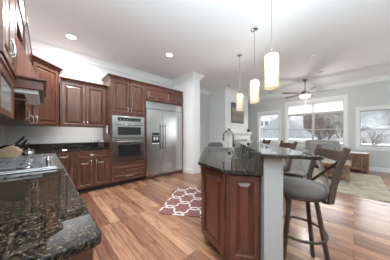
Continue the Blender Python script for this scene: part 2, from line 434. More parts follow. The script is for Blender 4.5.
def window(idx, w, units, shades=0.0):
    y0, y1, z0, z1 = w
    root = bpy.data.objects.new('window_%d' % idx, None); COL.objects.link(root); root['kind'] = 'structure'
    root.location = (XR, (y0+y1)/2, z0)
    oy, oz = (y0+y1)/2, z0
    B = lambda m, a, b: m.box(a[0]-XR, a[1]-oy, a[2]-oz, b[0]-XR, b[1]-oy, b[2]-oz)
    c = MB(); cw = 0.09; x0 = XR-0.018
    B(c, (x0, y0-cw, z0-0.02), (XR, y0, z1+cw)); B(c, (x0, y1, z0-0.02), (XR, y1+cw, z1+cw)); B(c, (x0, y0, z1), (XR, y1, z1+cw))
    B(c, (x0-0.012, y0-cw-0.02, z1+cw), (XR, y1+cw+0.02, z1+cw+0.025))
    B(c, (x0, y0-cw, z0-0.12), (XR, y1+cw, z0-0.03))
    # jamb lining
    B(c, (XR, y0, z0), (XR+0.15, y0+0.02, z1)); B(c, (XR, y1-0.02, z0), (XR+0.15, y1, z1)); B(c, (XR, y0, z1-0.02), (XR+0.15, y1, z1))
    c.build('window_casing', M['white'], root, bevel=0.003)
    s = MB(); B(s, (XR-0.06, y0-cw-0.02, z0-0.03), (XR+0.15, y1+cw+0.02, z0)); s.build('window_sill', M['white'], root, bevel=0.004)
    zt = z1 - shades
    n = units; ww = (y1-y0)/n
    f = MB()
    for k in range(n):
        a, b = y0+k*ww, y0+(k+1)*ww
        xf0, xf1 = XR+0.07, XR+0.12
        B(f, (xf0, a, z0), (xf1, a+0.04, z1)); B(f, (xf0, b-0.04, z0), (xf1, b, z1))
        B(f, (xf0, a, z0), (xf1, b, z0+0.06)); B(f, (xf0, a, z1-0.05), (xf1, b, z1))
        mz = (z0+min(zt, 2.06))/2 - 0.02 if shades else (z0+z1)/2 - 0.05
        B(f, (xf0-0.01, a, mz-0.014), (xf1, b, mz+0.014))
        if shades: B(f, (xf0-0.02, a, zt-0.06), (xf1, b, zt))
    f.build('sash_frame', M['sash'], root, bevel=0.003)
    g = MB(); B(g, (XR+0.094, y0+0.03, z0+0.03), (XR+0.098, y1-0.03, z1-0.03)); g.build('glass', M['glass'], root)
    return root
window(1, W1, 1)
window(2, W2, 2, 0.45)
window(3, W3, 1)
window(4, W_ADDED, 2)  # unseen window added to let more daylight into the room
# two cellular shades lowered over the top of the wide window
for k, (a, b, nm) in enumerate(((W2[0]+0.03, (W2[0]+W2[1])/2-0.006, 'right half'), ((W2[0]+W2[1])/2+0.006, W2[1]-0.03, 'left half'))):
    t = thing('window_shade', 'white backlit pleated shade over the %s of the wide window' % nm, 'window shade', (XR+0.035, (a+b)/2, W2[3]-0.45), 0, 'pleated shades at the wide window')
    h = 0.45; hw = (b-a)/2
    rings = []
    nz = 24
    m = MB()
    for i in range(nz):
        z = 0.02 + (h-0.07)*i/(nz-1); x = 0.006*(1 if i % 2 else -1)
        rings.append([(x-0.001, -hw, z), (x-0.001, hw, z), (x+0.001, hw, z), (x+0.001, -hw, z)])
    m.loops(rings); m.build('shade_fabric', M['shade'], t)
    MB().box(-0.022, -hw, h-0.055, 0.022, hw, h-0.021).build('head_rail', M['white'], t, bevel=0.003)
    MB().box(-0.014, -hw, 0.0, 0.014, hw, 0.022).build('bottom_rail', M['white'], t, bevel=0.003)

# ---------------------------------------------------------------- kitchen: left and back wall
def cab_crown(root, path, z, h=0.075, side=-1, mat='cherry', out=0.062):
    prof = [(0, z), (0.012, z), (0.02, z+h*0.35), (out*0.8, z+h*0.72), (out, z+h*0.78), (out, z+h), (0, z+h)]
    return MB().sweep(path, prof, side).build('crown_moulding', M[mat], root)

# countertop L
ct = thing('countertop', 'dark speckled granite L-shaped counter running along the left and back walls', 'countertop', (0, 0, 0.885))
r = 0.02
poly = [(XL+0.001, 0.515), (0.125-r, 0.515), (0.125-0.006, 0.521), (0.125, 0.515+r), (0.125, 3.80), (1.053, 3.80), (1.053, YB-0.001), (XL+0.001, YB-0.001)]
MB().prism(poly, 0.0, 0.03).build('slab', M['granite'], ct, bevel=0.006)
MB().prism([(XL+0.022, YB-0.022), (1.053, YB-0.022), (1.053, YB-0.002), (XL+0.002, YB-0.002), (XL+0.002, 0.53), (XL+0.022, 0.53)], 0.0305, 0.133).build('backsplash', M['granite'], ct, bevel=0.002)

# base cabinets on the left wall (local x -> +Y, front faces +X)
def base_left(y0, y1, label, doors):
    w = y1-y0
    t = thing('base_cabinet', label, 'kitchen cabinet', (0.09, y0, 0), PI/2, 'cherry base cabinets')
    MB().box(0.001, 0, 0.1, w-0.001, 0.61, 0.884).build('carcass', M['cherry'], t)
    MB().box(0.001, 0.07, 0, w-0.001, 0.61, 0.1).build('toe_kick', M['toe'], t)
    for a, b, dr in doors:
        front_door(t, a, b, 0.70, 0.86, 0, ((a+b)/2, 0.78, 'h'), 'cherry_h', 'drawer')
        front_door(t, a, b, 0.115, 0.69, 0, (b-0.035 if dr else a+0.035, 0.61, 'v'))
    return t
base_left(0.56, 1.32, 'cherry base cabinet at the near end of the left counter', [(0.01, 0.375, 1), (0.385, 0.75, 0)])
base_left(1.32, 2.10, 'cherry base cabinet under the gas cooktop', [(0.01, 0.385, 1), (0.395, 0.77, 0)])
base_left(2.10, 3.08, 'cherry base cabinet on the left wall just beyond the cooktop', [(0.01, 0.485, 1), (0.495, 0.97, 0)])
base_left(3.08, 3.82, 'cherry base cabinet on the left wall nearest the room corner', [(0.01, 0.60, 1)])

def base_back(x0, x1, label, kind):
    w = x1-x0
    t = thing('base_cabinet', label, 'kitchen cabinet', (x0, 3.83, 0), 0, 'cherry base cabinets')
    MB().box(0.001, 0, 0.1, w-0.001, 0.598, 0.884).build('carcass', M['cherry'], t)
    MB().box(0.001, 0.07, 0, w-0.001, 0.598, 0.1).build('toe_kick', M['toe'], t)
    if kind == 1:
        front_door(t, 0.012, w-0.02, 0.125, 0.855, 0, None)
    else:
        front_door(t, 0.035, w-0.035, 0.705, 0.855, 0, (w/2, 0.78, 'h'), 'cherry_h', 'drawer', L=0.13)
        front_door(t, 0.035, w/2-0.004, 0.125, 0.69, 0, (w/2-0.045, 0.62, 'v'))
        front_door(t, w/2+0.004, w-0.035, 0.125, 0.69, 0, (w/2+0.045, 0.62, 'v'))
base_back(0.115, 0.42, 'narrow one-door cherry base cabinet in the corner under the back counter', 1)
base_back(0.42, 1.053, 'cherry base cabinet with one wide drawer over two doors under the back counter', 2)

# upper cabinets on the left wall: local x -> +Y, front plane X=-0.155
UX = -0.18; UD = UX-XL-0.001
t = thing('glazed_wall_cabinet', 'tall cherry wall cabinet with curved pulls and a glazed lower box, nearest on the left', 'kitchen cabinet', (UX, 1.31, 1.32), PI/2, 'cherry wall cabinets')
w = 0.555
MB().box(0, 0, 0.33, w, UD, 1.12).build('carcass', M['cherry'], t)
MB().box(0, 0.012, 0.0, w-0.005, UD, 0.29).build('lower_box', M['cherry'], t)
MB().sweep([(0.0, 0.0), (w, 0.0), (w, UD-0.02)], [(0, 0.285), (0.006, 0.285), (0.014, 0.302), (0.014, 0.318), (0.006, 0.329), (0, 0.329)], -1).build('light_rail', M['cherry_dark'], t)
front_door(t, 0.004, w/2-0.003, 0.335, 1.11, 0, (w/2-0.03, 0.46, 'v'), L=0.095, rail=0.045, out=0.016)
front_door(t, w/2+0.003, w-0.004, 0.335, 1.11, 0, (w/2+0.03, 0.46, 'v'), L=0.095, rail=0.045, out=0.016)
d = front_door(t, 0.004, w-0.009, 0.004, 0.284, 0.012, None, kind='glass_door', glass=True, rail=0.042)
m = MB()
for k in range(25): m.box(0.05+k*0.018, 0.0015, 0.052, 0.05+k*0.018+0.015, 0.0032, 0.236)
m.build('reeded_glass', M['cab_glass'], d)
cab_crown(t, [(0, 0), (1.315, 0)], 1.12, out=0.038)

t = thing('range_hood', 'cherry range hood with tapered chimney and pale steel underside above the cooktop', 'range hood', (XL+0.001, 1.87, 1.57))
D = 0.515; W = 0.76
m = MB()
prof = [(0, 0.10), (D-0.02, 0.10), (0.375, 0.40), (0.25, 0.699), (0.19, 0.699), (0.19, 0.868), (0, 0.868)]
m.loops([[(x, 0.004, z) for x, z in prof], [(x, W-0.004, z) for x, z in prof]])
m.build('chimney', M['cherry_red'], t)
MB().box(0, 0, 0.018, D, W, 0.10).build('valance', M['cherry_dark'], t, bevel=0.004)
MB().sweep([(0, 0.0), (D, 0.0), (D, W), (0, W)], [(0, 0.088), (0.01, 0.088), (0.022, 0.10), (0.022, 0.112), (0, 0.112)], -1).build('trim_moulding', M['cherry_dark'], t)
MB().prism([(0.02, 0.03), (D-0.03, 0.03), (D-0.03, W-0.03), (0.02, W-0.03)], -0.018, 0.02).build('steel_liner', M['white_plastic'], t, bevel=0.003)
m = MB()
for k in range(2): m.box(0.12, 0.08+0.33*k, -0.022, 0.40, 0.35+0.33*k, -0.0182)
m.build('grease_filter', M['steel'], t)
MB().box(0.20, 0.0, 0.70, 0.344, W, 0.869).build('header', M['cherry'], t)

t = thing('wall_cabinet', 'narrow cherry wall cabinet between the range hood and the corner cabinet', 'kitchen cabinet', (UX, 2.65, 1.37), PI/2, 'cherry wall cabinets')
w = 1.045
MB().box(0, 0, 0, w, UD, 1.07).build('carcass', M['cherry'], t)
front_door(t, 0.01, w/2-0.003, 0.01, 1.06, 0, (0.06, 0.075, 'v'), L=0.13)
front_door(t, w/2+0.003, w-0.02, 0.01, 1.06, 0, (w-0.06, 0.075, 'v'), L=0.13)
cab_crown(t, [(0, 0), (w, 0)], 1.07, out=0.038)

# diagonal corner cabinet
P0 = Vector((-0.175, 3.70)); P1 = Vector((0.205, 4.08))
t = thing('corner_wall_cabinet', 'diagonal cherry wall cabinet across the room corner, taller than its right neighbour', 'kitchen cabinet', (P0.x, P0.y, 1.37), PI/4, 'cherry wall cabinets')
ca = math.cos(PI/4)
def loc(p): 
    d = Vector(p)-P0; return (d.x*ca+d.y*ca, -d.x*ca+d.y*ca)
poly = [loc(p) for p in (P0, P1, (P1.x, YB-0.001), (XL+0.001, YB-0.001), (XL+0.001, P0.y))]
MB().prism(poly, 0, 1.07).build('carcass', M['cherry'], t)
w = (P1-P0).length
front_door(t, 0.035, w-0.035, 0.012, 1.058, 0, (0.07, 0.085, 'v'), L=0.13)
cab_crown(t, [loc((P0.x-0.02, P0.y)), (0, 0), (w, 0), loc((P1.x, P1.y+0.30))], 1.07)

t = thing('wall_cabinet', 'two-door cherry wall cabinet above the back counter left of the ovens', 'kitchen cabinet', (0.222, 4.08, 1.37), 0, 'cherry wall cabinets')
w = 1.054-0.222
MB().box(0, 0, 0, w, 0.348, 0.915).build('carcass', M['cherry'], t)
front_door(t, 0.02, w/2-0.006, 0.012, 0.90, 0, (w/2-0.035, 0.075, 'v'), L=0.075)
front_door(t, w/2+0.006, w-0.03, 0.012, 0.90, 0, (w/2+0.035, 0.075, 'v'), L=0.075)
cab_crown(t, [(0.0, 0), (w, 0)], 0.915, 0.065)

# oven tower
OX0, OX1 = 1.055, 1.905
t = thing('oven_cabinet', 'tall cherry cabinet tower holding the microwave and wall oven', 'kitchen cabinet', (OX0, 3.83, 0))
w = OX1-OX0
m = MB()
m.box(0, 0, 0.1, 0.05, 0.598, 2.48); m.box(w-0.05, 0, 0.1, w, 0.598, 2.48)
m.box(0.05, 0, 0.1, w-0.05, 0.598, 0.52); m.box(0.05, 0, 1.65, w-0.05, 0.598, 2.48); m.box(0.05, 0.56, 0.52, w-0.05, 0.598, 1.65)
m.build('carcass', M['cherry'], t)
MB().box(0.001, 0.07, 0, w-0.001, 0.598, 0.1).build('toe_kick', M['toe'], t)
front_door(t, 0.04, w/2-0.004, 1.725, 2.465, 0, (w/2-0.04, 1.805, 'v'), L=0.085)
front_door(t, w/2+0.004, w-0.04, 1.725, 2.465, 0, (w/2+0.04, 1.805, 'v'), L=0.085)
front_door(t, 0.03, w-0.03, 0.315, 0.505, 0, None, 'cherry_h', 'drawer', rail=0.04)
front_door(t, 0.03, w-0.03, 0.115, 0.305, 0, (w/2+0.0, 0.21, 'h'), 'cherry_h', 'drawer', rail=0.04, L=0.13)
cab_crown(t, [(0, 0.50), (0, 0), (w+0.01, 0)], 2.48)

def appliance_box(name, label, cat, z0, h, ctrl):
    t = thing(name, label, cat, (OX0+0.05, 3.83, z0))
    w = OX1-OX0-0.10
    MB().box(0.004, 0.0, 0.004, w-0.004, 0.555, h-0.004).build('body', M['steel_dark'], t)
    MB().box(-0.01, -0.02, 0.002, w+0.01, -0.0005, h-0.002).build('front_frame', M['steel'], t, bevel=0.004)
    return t, w
t, w = appliance_box('wall_oven', 'stainless wall oven with black glass door, below the microwave', 'oven', 0.53, 0.585, 0)
d = MB().box(0.0, -0.045, 0.02, w, -0.02, 0.56).build('door', M['steel'], t, bevel=0.005)
MB().box(0.11, -0.048, 0.16, w-0.11, -0.0455, 0.43).build('window', M['black_glass'], d)
m = MB(); m.tube([(0.06, -0.095, 0.505), (w-0.06, -0.095, 0.505)], 0.013, 10)
for x in (0.09, w-0.09): m.tube([(x, -0.045, 0.505), (x, -0.095, 0.505)], 0.009, 8)
m.build('handle', M['steel'], d, smooth=True)
t, w = appliance_box('microwave', 'stainless built-in microwave with black control panel, above the wall oven', 'microwave', 1.12, 0.525, 1)
p = MB().box(0.0, -0.035, 0.375, w, -0.02, 0.513).build('control_panel', M['steel'], t, bevel=0.003)
MB().box(0.10, -0.038, 0.405, w-0.10, -0.0355, 0.488).build('display', M['black_glass'], p)
for k in range(6): MB().tube([(0.16+k*0.085, -0.0381, 0.44), (0.16+k*0.085, -0.041, 0.44)], 0.012, 10).build('button', M['steel_dark'], p)
d = MB().box(0.0, -0.045, 0.015, w, -0.02, 0.365).build('door', M['steel'], t, bevel=0.005)
MB().box(0.10, -0.048, 0.075, w-0.10, -0.0455, 0.265).build('window', M['black_glass'], d)
m = MB(); m.tube([(0.06, -0.09, 0.32), (w-0.06, -0.09, 0.32)], 0.012, 10)
for x in (0.09, w-0.09): m.tube([(x, -0.045, 0.32), (x, -0.09, 0.32)], 0.008, 8)
m.build('handle', M['steel'], d, smooth=True)

# fridge
FX0, FX1 = 1.92, 3.13
t = thing('refrigerator', 'wide stainless side-by-side refrigerator with ice dispenser beside the ovens', 'refrigerator', (FX0, 3.85, 0))
w = FX1-FX0
MB().box(0.002, 0.01, 0.02, w-0.002, 0.578, 2.085).build('body', M['steel_dark'], t)
MB().box(0.01, 0.04, 0.0, w-0.01, 0.5, 0.10).build('kick_plate', M['black'], t)
g = MB().box(0.0, -0.03, 1.90, w, 0.009, 2.095).build('grille_panel', M['steel'], t, bevel=0.006)
sx = 0.50
m1 = MB().box(0.0, -0.045, 0.09, sx-0.003, 0.009, 1.892).build('freezer_door', M['steel'], t, bevel=0.008)
m2 = MB().box(sx+0.003, -0.045, 0.09, w, 0.009, 1.892).build('fridge_door', M['steel'], t, bevel=0.008)
for x, par in ((sx-0.05, m1), (sx+0.05, m2)):
    m = MB(); m.tube([(x, -0.105, 0.78), (x, -0.105, 1.50)], 0.016, 10)
    for z in (0.84, 1.44): m.tube([(x, -0.045, z), (x, -0.105, z)], 0.011, 8)
    m.build('handle', M['steel'], par, smooth=True)
dp = MB()
dp.box(0.14, -0.050, 0.93, 0.40, -0.0455, 1.27)
dp.build('dispenser', M['steel'], m1, bevel=0.002)
MB().box(0.16, -0.053, 0.955, 0.38, -0.0505, 1.165).build('dispenser_recess', M['black_glass'], m1)
MB().box(0.16, -0.053, 1.185, 0.38, -0.0505, 1.25).build('dispenser_display', M['black'], m1)
m = MB()
m.box(0.205, -0.07, 1.05, 0.24, -0.0535, 1.14); m.box(0.29, -0.07, 1.05, 0.325, -0.0535, 1.14); m.box(0.165, -0.075, 0.955, 0.375, -0.0535, 0.972)
m.build('dispenser_paddle', M['white_plastic'], m1)

t = thing('fridge_surround_cabinet', 'cherry cabinet with two small doors over the refrigerator and a side panel', 'kitchen cabinet', (1.906, 3.83, 0), 0, 'cherry wall cabinets')
w = 3.175-1.906
MB().box(0.001, 0, 2.105, w, 0.598, 2.48).build('carcass', M['cherry'], t)
MB().box(w-0.035, 0, 0, w, 0.598, 2.105).build('side_panel', M['cherry_dark'], t)
front_door(t, 0.02, w/2-0.004, 2.125, 2.465, 0, (w/4, 2.165, 'h'), 'cherry_h', rail=0.045, L=0.10)
front_door(t, w/2+0.004, w-0.02, 2.125, 2.465, 0, (w*3/4, 2.165, 'h'), 'cherry_h', rail=0.045, L=0.10)
cab_crown(t, [(0.012, 0), (w-0.025, 0)], 2.48)

# ---------------------------------------------------------------- on the counter
t = thing('gas_cooktop', 'stainless gas cooktop with cast iron grates set in the left counter', 'cooktop', (0.08, 1.76, 0.915), PI/2)
cw, cd = 0.83, 0.52   # local x along +Y, local y towards the wall
MB().box(0, 0, 0.0005, cw, cd, 0.012).build('steel_tray', M['cook_steel'], t, bevel=0.008)
m = MB(); m.tube([(0.012, 0.012, 0.014), (cw-0.012, 0.012, 0.014), (cw-0.012, cd-0.012, 0.014), (0.012, cd-0.012, 0.014)], 0.007, 8, True)
m.build('rim', M['cook_steel'], t, smooth=True)
for k in range(3):
    x0 = 0.035+k*0.256; x1 = x0+0.246; y0, y1 = 0.10, cd-0.03
    m = MB(); zt = 0.047
    for y in (y0, (y0+y1)/2, y1): m.bar((x0, y, zt), (x1, y, zt), 0.016, 0.016)
    for x in (x0, x1): m.bar((x, y0, zt), (x, y1, zt), 0.016, 0.016)
    for cyb in ((y0*3+y1)/4, (y0+y1*3)/4):
        for a in range(4):
            an = a*PI/2+PI/4*0; dx, dy = math.cos(an), math.sin(an)
            ex = (x1-x0)/2*abs(dx)+(y1-y0)/4*abs(dy)
            c = ((x0+x1)/2, cyb)
            m.bar((c[0]+dx*0.035, c[1]+dy*0.035, zt+0.004), (c[0]+dx*ex, c[1]+dy*ex, zt+0.004), 0.012, 0.014)
    for x in (x0, x1):
        for y in (y0, y1): m.box(x-0.008, y-0.008, 0.012, x+0.008, y+0.008, zt)
    m.build('grate', M['iron'], t)
    for cyb in ((y0*3+y1)/4, (y0+y1*3)/4):
        b = MB().lathe([(0.052, 0), (0.052, 0.008), (0.04, 0.014), (0.0, 0.014)], ((x0+x1)/2, cyb, 0.012), 18).build('burner', M['steel_dark'], t, smooth=True)
        MB().lathe([(0.034, 0), (0.034, 0.007), (0.028, 0.011), (0.0, 0.011)], ((x0+x1)/2, cyb, 0.0262), 18).build('burner_cap', M['iron'], b, smooth=True)
for k in range(5):
    MB().lathe([(0.021, 0), (0.019, 0.022), (0.014, 0.026), (0, 0.026)], (0.16+k*0.128, 0.055, 0.012), 14).build('knob', M['chrome'], t, smooth=True)

# knife block: slanted beech block leaning away towards the back wall
KB = Vector((-0.35, 2.78, 0.9155)); ka = math.radians(-8)
t = thing('knife_block', 'slanted pale wood knife block on the counter behind the cooktop', 'knife block', KB, ka)
side = [(-0.14, 0), (0.13, 0), (0.155, 0.10), (0.077, 0.168), (-0.14, 0.055)]
m = MB(); m.loops([[(x, -0.055, z) for x, z in side], [(x, 0.055, z) for x, z in side]])
m.build('block', M['block_wood'], t, bevel=0.004)
m = MB(); m.box(-0.138, -0.058, 0.0, 0.12, 0.058, 0.005); m.build('base', M['black'], t)
hd = Vector((0.62, 0, 0.78)).normalized(); ed = Vector((0.078, 0, -0.062))
names = ['lowest', 'second lowest', 'middle', 'second highest', 'topmost']
kb = Matrix.Translation(KB) @ Matrix.Rotation(ka, 4, 'Z')
for k in range(5):
    f = 0.95-0.215*k
    p = kb @ (Vector((0.077, (-0.036 if k % 2 else 0.034), 0.169)) + ed*f + hd*0.002)
    kt = thing('kitchen_knife', 'black-handled knife standing in the wooden block, %s of the five' % names[k], 'knife', p, ka, 'knives in the wooden block')
    L = 0.095+0.012*k
    m = MB(); m.tube([hd*0.012, hd*0.03, hd*(L*0.6), hd*L], [0.009, 0.0105, 0.0095, 0.011], 8, flat=0.75); m.build('handle', M['black'], kt, smooth=True)
    m = MB(); m.tube([hd*0.0, hd*0.013], 0.0095, 8); m.build('bolster', M['chrome'], kt, smooth=True)
# steel canister next to the knives
t = thing('canister', 'small shiny steel canister beside the knife block', 'canister', (-0.15, 2.97, 0.9155))
MB().lathe([(0.0, 0), (0.05, 0), (0.053, 0.004), (0.053, 0.075), (0.05, 0.079), (0, 0.079)], seg=22).build('body', M['chrome'], t, smooth=True)
MB().lathe([(0.055, 0.0795), (0.055, 0.090), (0.03, 0.098), (0.010, 0.099), (0.010, 0.112), (0, 0.114)], seg=22).build('lid', M['chrome'], t, smooth=True)
# toaster by the oven tower
t = thing('toaster', 'small chrome two-slot toaster on the back counter against the oven tower', 'toaster', (0.93, 4.14, 0.9155), math.radians(90))
m = MB()
rings = []
for i, (ins, z) in enumerate(((0.008, 0.012), (0, 0.02), (0, 0.13), (0.01, 0.155), (0.03, 0.166))):
    a, b = 0.13-ins, 0.075-ins; q = 0.02
    rings.append([(-a+q, -b, z), (a-q, -b, z), (a, -b+q, z), (a, b-q, z), (a-q, b, z), (-a+q, b, z), (-a, b-q, z), (-a, -b+q, z)])
m.loops(rings); m.build('body', M['chrome'], t, bevel=0.004)
MB().box(-0.12, -0.065, 0, 0.12, 0.065, 0.012).build('base', M['black'], t)
m = MB(); m.box(-0.09, -0.032, 0.1662, 0.09, -0.012, 0.1675); m.box(-0.09, 0.012, 0.1662, 0.09, 0.032, 0.1675); m.build('slot', M['black'], t)
m = MB(); m.box(-0.15, -0.02, 0.10, -0.1305, 0.02, 0.115); m.build('lever', M['black'], t)
# cordless handset on the side of the oven tower
t = thing('wall_phone', 'white phone handset hung on the side of the oven tower above the counter', 'phone', (OX0-0.0005, 3.93, 1.22))
MB().box(-0.02, -0.035, 0.0, 0, 0.035, 0.16).build('base', M['black'], t, bevel=0.004)
m = MB(); m.tube([(-0.035, 0.0, 0.01), (-0.032, 0.0, 0.04), (-0.032, 0, 0.13), (-0.04, 0, 0.19)], [0.018, 0.014, 0.014, 0.02], 8); m.build('handset', M['white_plastic'], t, smooth=True)
t = thing('wall_outlet', 'white double outlet on the wall above the back counter near the toaster', 'outlet', (0.80, YB, 1.05))
MB().box(-0.038, -0.006, 0, 0.038, 0, 0.115).build('plate', M['white_plastic'], t, bevel=0.002)
m = MB(); m.box(-0.017, -0.0075, 0.015, 0.017, -0.0062, 0.05); m.box(-0.017, -0.0075, 0.065, 0.017, -0.0062, 0.10); m.build('socket', M['can_off'], t)

# trellis runner
TH = math.radians(54); ex = Vector((math.sin(TH), math.cos(TH))); nx = Vector((math.cos(TH), -math.sin(TH)))
def IW(s, w): p = ex*s+nx*w; return (p.x+0.018, p.y-0.017)
RZ = PI/2-TH                       # local x = along the island, local y = away from the stools
rc = IW(2.83, -0.66)
o = MB().box(-0.61, -0.34, 0.0005, 0.61, 0.34, 0.012).build('trellis_rug', M['trellis'], bevel=0.004)
o.location = (rc[0], rc[1], 0); o.rotation_euler = (0, 0, RZ); tag(o, 'dusty red rug with white trellis pattern on the floor between island and refrigerator', 'rug')

# ---------------------------------------------------------------- island
IC = IW(2.4, 0); 
def il(s, w): return (s-2.4, -w)
isl = thing('kitchen_island', 'cherry island with raised-panel doors and a white knee wall under the bar', 'kitchen island', (IC[0], IC[1], 0), RZ)
a, b, c, d1, d2 = (1.70, -0.228), (1.372, 0.018), (1.365, 0.2935), (3.52, 0.2935), (3.52, -0.36)
def kw(s): return -0.228+(-0.36+0.228)*(s-1.70)/(3.52-1.70)
m = MB()
m.prism([il(*p) for p in (a, b, c, (2.575, 0.268), (2.575, kw(2.575)))], 0.115, 0.884)
m.prism([il(*p) for p in ((2.575, kw(2.575)), (2.575, 0.268), (3.275, 0.268), (3.275, kw(3.275)))], 0.115, 0.68)
m.prism([il(*p) for p in ((3.275, kw(3.275)), (3.275, 0.268), d1, d2)], 0.115, 0.884)
m.build('carcass', M['cherry_island'], isl)
MB().prism([il(*p) for p in ((1.80, -0.15), (1.47, 0.08), (1.46, 0.268), (3.46, 0.268), (3.46, -0.29))], 0, 0.115).build('toe_kick', M['toe'], isl)
def isl_panel(p, q, z0, z1, m0, m1, name='door', hand=None):
    p = Vector((*il(*p), 0)); q = Vector((*il(*q), 0)); u = (q-p); L = u.length; u /= L
    n = Vector((u.y, -u.x, 0))
    w = L-m0-m1
    o = p+u*m0+Vector((0, 0, z0))
    dd = panel_mesh(o, u, Z, n, w, z1-z0, 0.02, 0.055).build(name, M['cherry_island'], isl)
    if hand: pull(o+u*(w-0.04 if hand > 0 else 0.04)+n*0.02+Vector((0, 0, z1-z0-0.10)), Z, n, 0.10).build('handle', M['pewter'], dd, smooth=True)
    return dd
isl_panel(a, b, 0.13, 0.86, 0.012, 0.012)
isl_panel(b, c, 0.13, 0.86, 0.022, 0.004, 'end_panel')
# kitchen side doors
N0, N1 = Vector(d2), Vector(a)
for k in range(4):
    p = N0.lerp(N1, k/4); q = N0.lerp(N1, (k+1)/4)
    isl_panel(p, q, 0.13, 0.86, 0.012, 0.012, 'door', 1 if k % 2 == 0 else -1)
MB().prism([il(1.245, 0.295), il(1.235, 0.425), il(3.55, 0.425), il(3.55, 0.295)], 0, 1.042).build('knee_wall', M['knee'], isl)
iw = thing('island_worktop', 'glossy dark granite island worktop with clipped corner around the sink', 'countertop', (IC[0], IC[1], 0.885), RZ)
# worktop outline with the sink cut out: built as strips round the hole
A, B_, C_, E1, E2 = (1.64, -0.275), (1.298, -0.018), (1.285, 0.270), (3.57, 0.270), (3.57, -0.41)
SK = (2.60, 3.25, -0.26, 0.09)      # s0, s1, w0, w1
def wl(s): return -0.275+(-0.41+0.275)*(s-1.64)/(3.57-1.64)
m = MB()
m.prism([il(*p) for p in (A, B_, C_, (SK[0], 0.270), (SK[0], wl(SK[0])))], 0, 0.03)
m.prism([il(*p) for p in ((SK[1], wl(SK[1])), (SK[1], 0.270), E1, E2)], 0, 0.03)
m.prism([il(*p) for p in ((SK[0], wl(SK[0])), (SK[0], SK[2]), (SK[1], SK[2]), (SK[1], wl(SK[1])))], 0, 0.03)
m.prism([il(*p) for p in ((SK[0], SK[3]), (SK[0], 0.270), (SK[1], 0.270), (SK[1], SK[3]))], 0, 0.03)
m.build('slab', M['granite'], iw)
MB().prism([il(1.262, 0.2705), il(1.262, 0.2945), il(3.55, 0.2945), il(3.55, 0.2705)], 0.0, 0.1575).build('backsplash', M['granite'], iw)
for s in (1.75, 2.35):
    x, y = il(s, 0.2702)
    q = MB().box(x-0.036, y, 0.05, x+0.036, y+0.005, 0.13).build('outlet', M['black'], iw)
bt = thing('bar_counter', 'raised glossy dark granite bar counter running the length of the island', 'bar counter', (IC[0], IC[1], 1.043), RZ)
MB().prism([il(*p) for p in ((1.165, 0.272), (1.108, 0.605), (1.12, 0.627), (3.60, 0.62), (3.60, 0.262), (1.175, 0.262))], 0, 0.027).build('slab', M['granite'], bt, bevel=0.006)

sk = thing('sink', 'dark undermount sink set in the island worktop', 'sink', (IC[0], IC[1], 0.70), RZ)
m = MB()
s0, s1, w0, w1 = SK
def rr(s0, s1, w0, w1, z): return [(il(s0, w0)[0], il(s0, w0)[1], z), (il(s1, w0)[0], il(s1, w0)[1], z), (il(s1, w1)[0], il(s1, w1)[1], z), (il(s0, w1)[0], il(s0, w1)[1], z)]
e = 0.004
m.loops([rr(s0-0.012, s1+0.012, w0-0.012, w1+0.012, 0.182), rr(s0-0.012, s1+0.012, w0-0.012, w1+0.012, -0.01), ], True, False)
m.loops([rr(s0+e, s1-e, w0+e, w1-e, 0.200), rr(s0+0.01, s1-0.01, w0+0.01, w1-0.01, 0.02), rr(s0+0.05, s1-0.05, w0+0.05, w1-0.05, 0.0)], False, True)
m.build('basin', M['steel_dark'], sk)
x, y = il(2.92, -0.09)
MB().lathe([(0.045, 0.001), (0.045, 0.004), (0.03, 0.004), (0, 0.002)], (x, y, 0), 16).build('drain', M['chrome'], sk, smooth=True)

fx, fy = IW(2.70, 0.17)
t = thing('faucet', 'tall gooseneck nickel faucet behind the island sink', 'faucet', (fx, fy, 0.9155), RZ)
MB().lathe([(0.03, 0), (0.03, 0.01), (0.018, 0.03), (0.016, 0.10), (0, 0.10)], seg=16).build('base', M['nickel'], t, smooth=True)
dirv = Vector((0.25, 0.97, 0)).normalized()
pts = [Vector((0, 0, 0.06)), Vector((0, 0, 0.18)), Vector((0, 0, 0.27))]
R_ = 0.085
for k in range(1, 12):
    an = PI*k/11*1.02
    pts.append(Vector((0, 0, 0.27)) + dirv*(R_*(1-math.cos(an))) + Vector((0, 0, R_*math.sin(an))))
pts.append(pts[-1]+Vector((0, 0, -0.05)))
MB().tube(pts, 0.014, 10).build('spout', M['nickel'], t, smooth=True)
MB().tube([pts[-1]+Vector((0, 0, 0.012)), pts[-1]+Vector((0, 0, -0.03))], 0.018, 10).build('spray_head', M['nickel'], t, smooth=True)
m = MB(); m.tube([(0.012, -0.006, 0.085), (0.055, -0.02, 0.10), (0.09, -0.028, 0.125)], [0.009, 0.007, 0.006], 8); m.build('lever', M['nickel'], t, smooth=True)
sx_, sy_ = IW(2.45, 0.18)
t = thing('soap_dispenser', 'small nickel soap pump beside the island faucet', 'soap dispenser', (sx_, sy_, 0.9155), RZ)
MB().lathe([(0.02, 0), (0.02, 0.012), (0.01, 0.03), (0.008, 0.07), (0, 0.07)], seg=14).build('base', M['nickel'], t, smooth=True)
m = MB(); m.tube([(0, 0, 0.06), (0, 0, 0.085), (0, 0.05, 0.088), (0, 0.075, 0.078)], 0.007, 8); m.build('spout', M['nickel'], t, smooth=True)

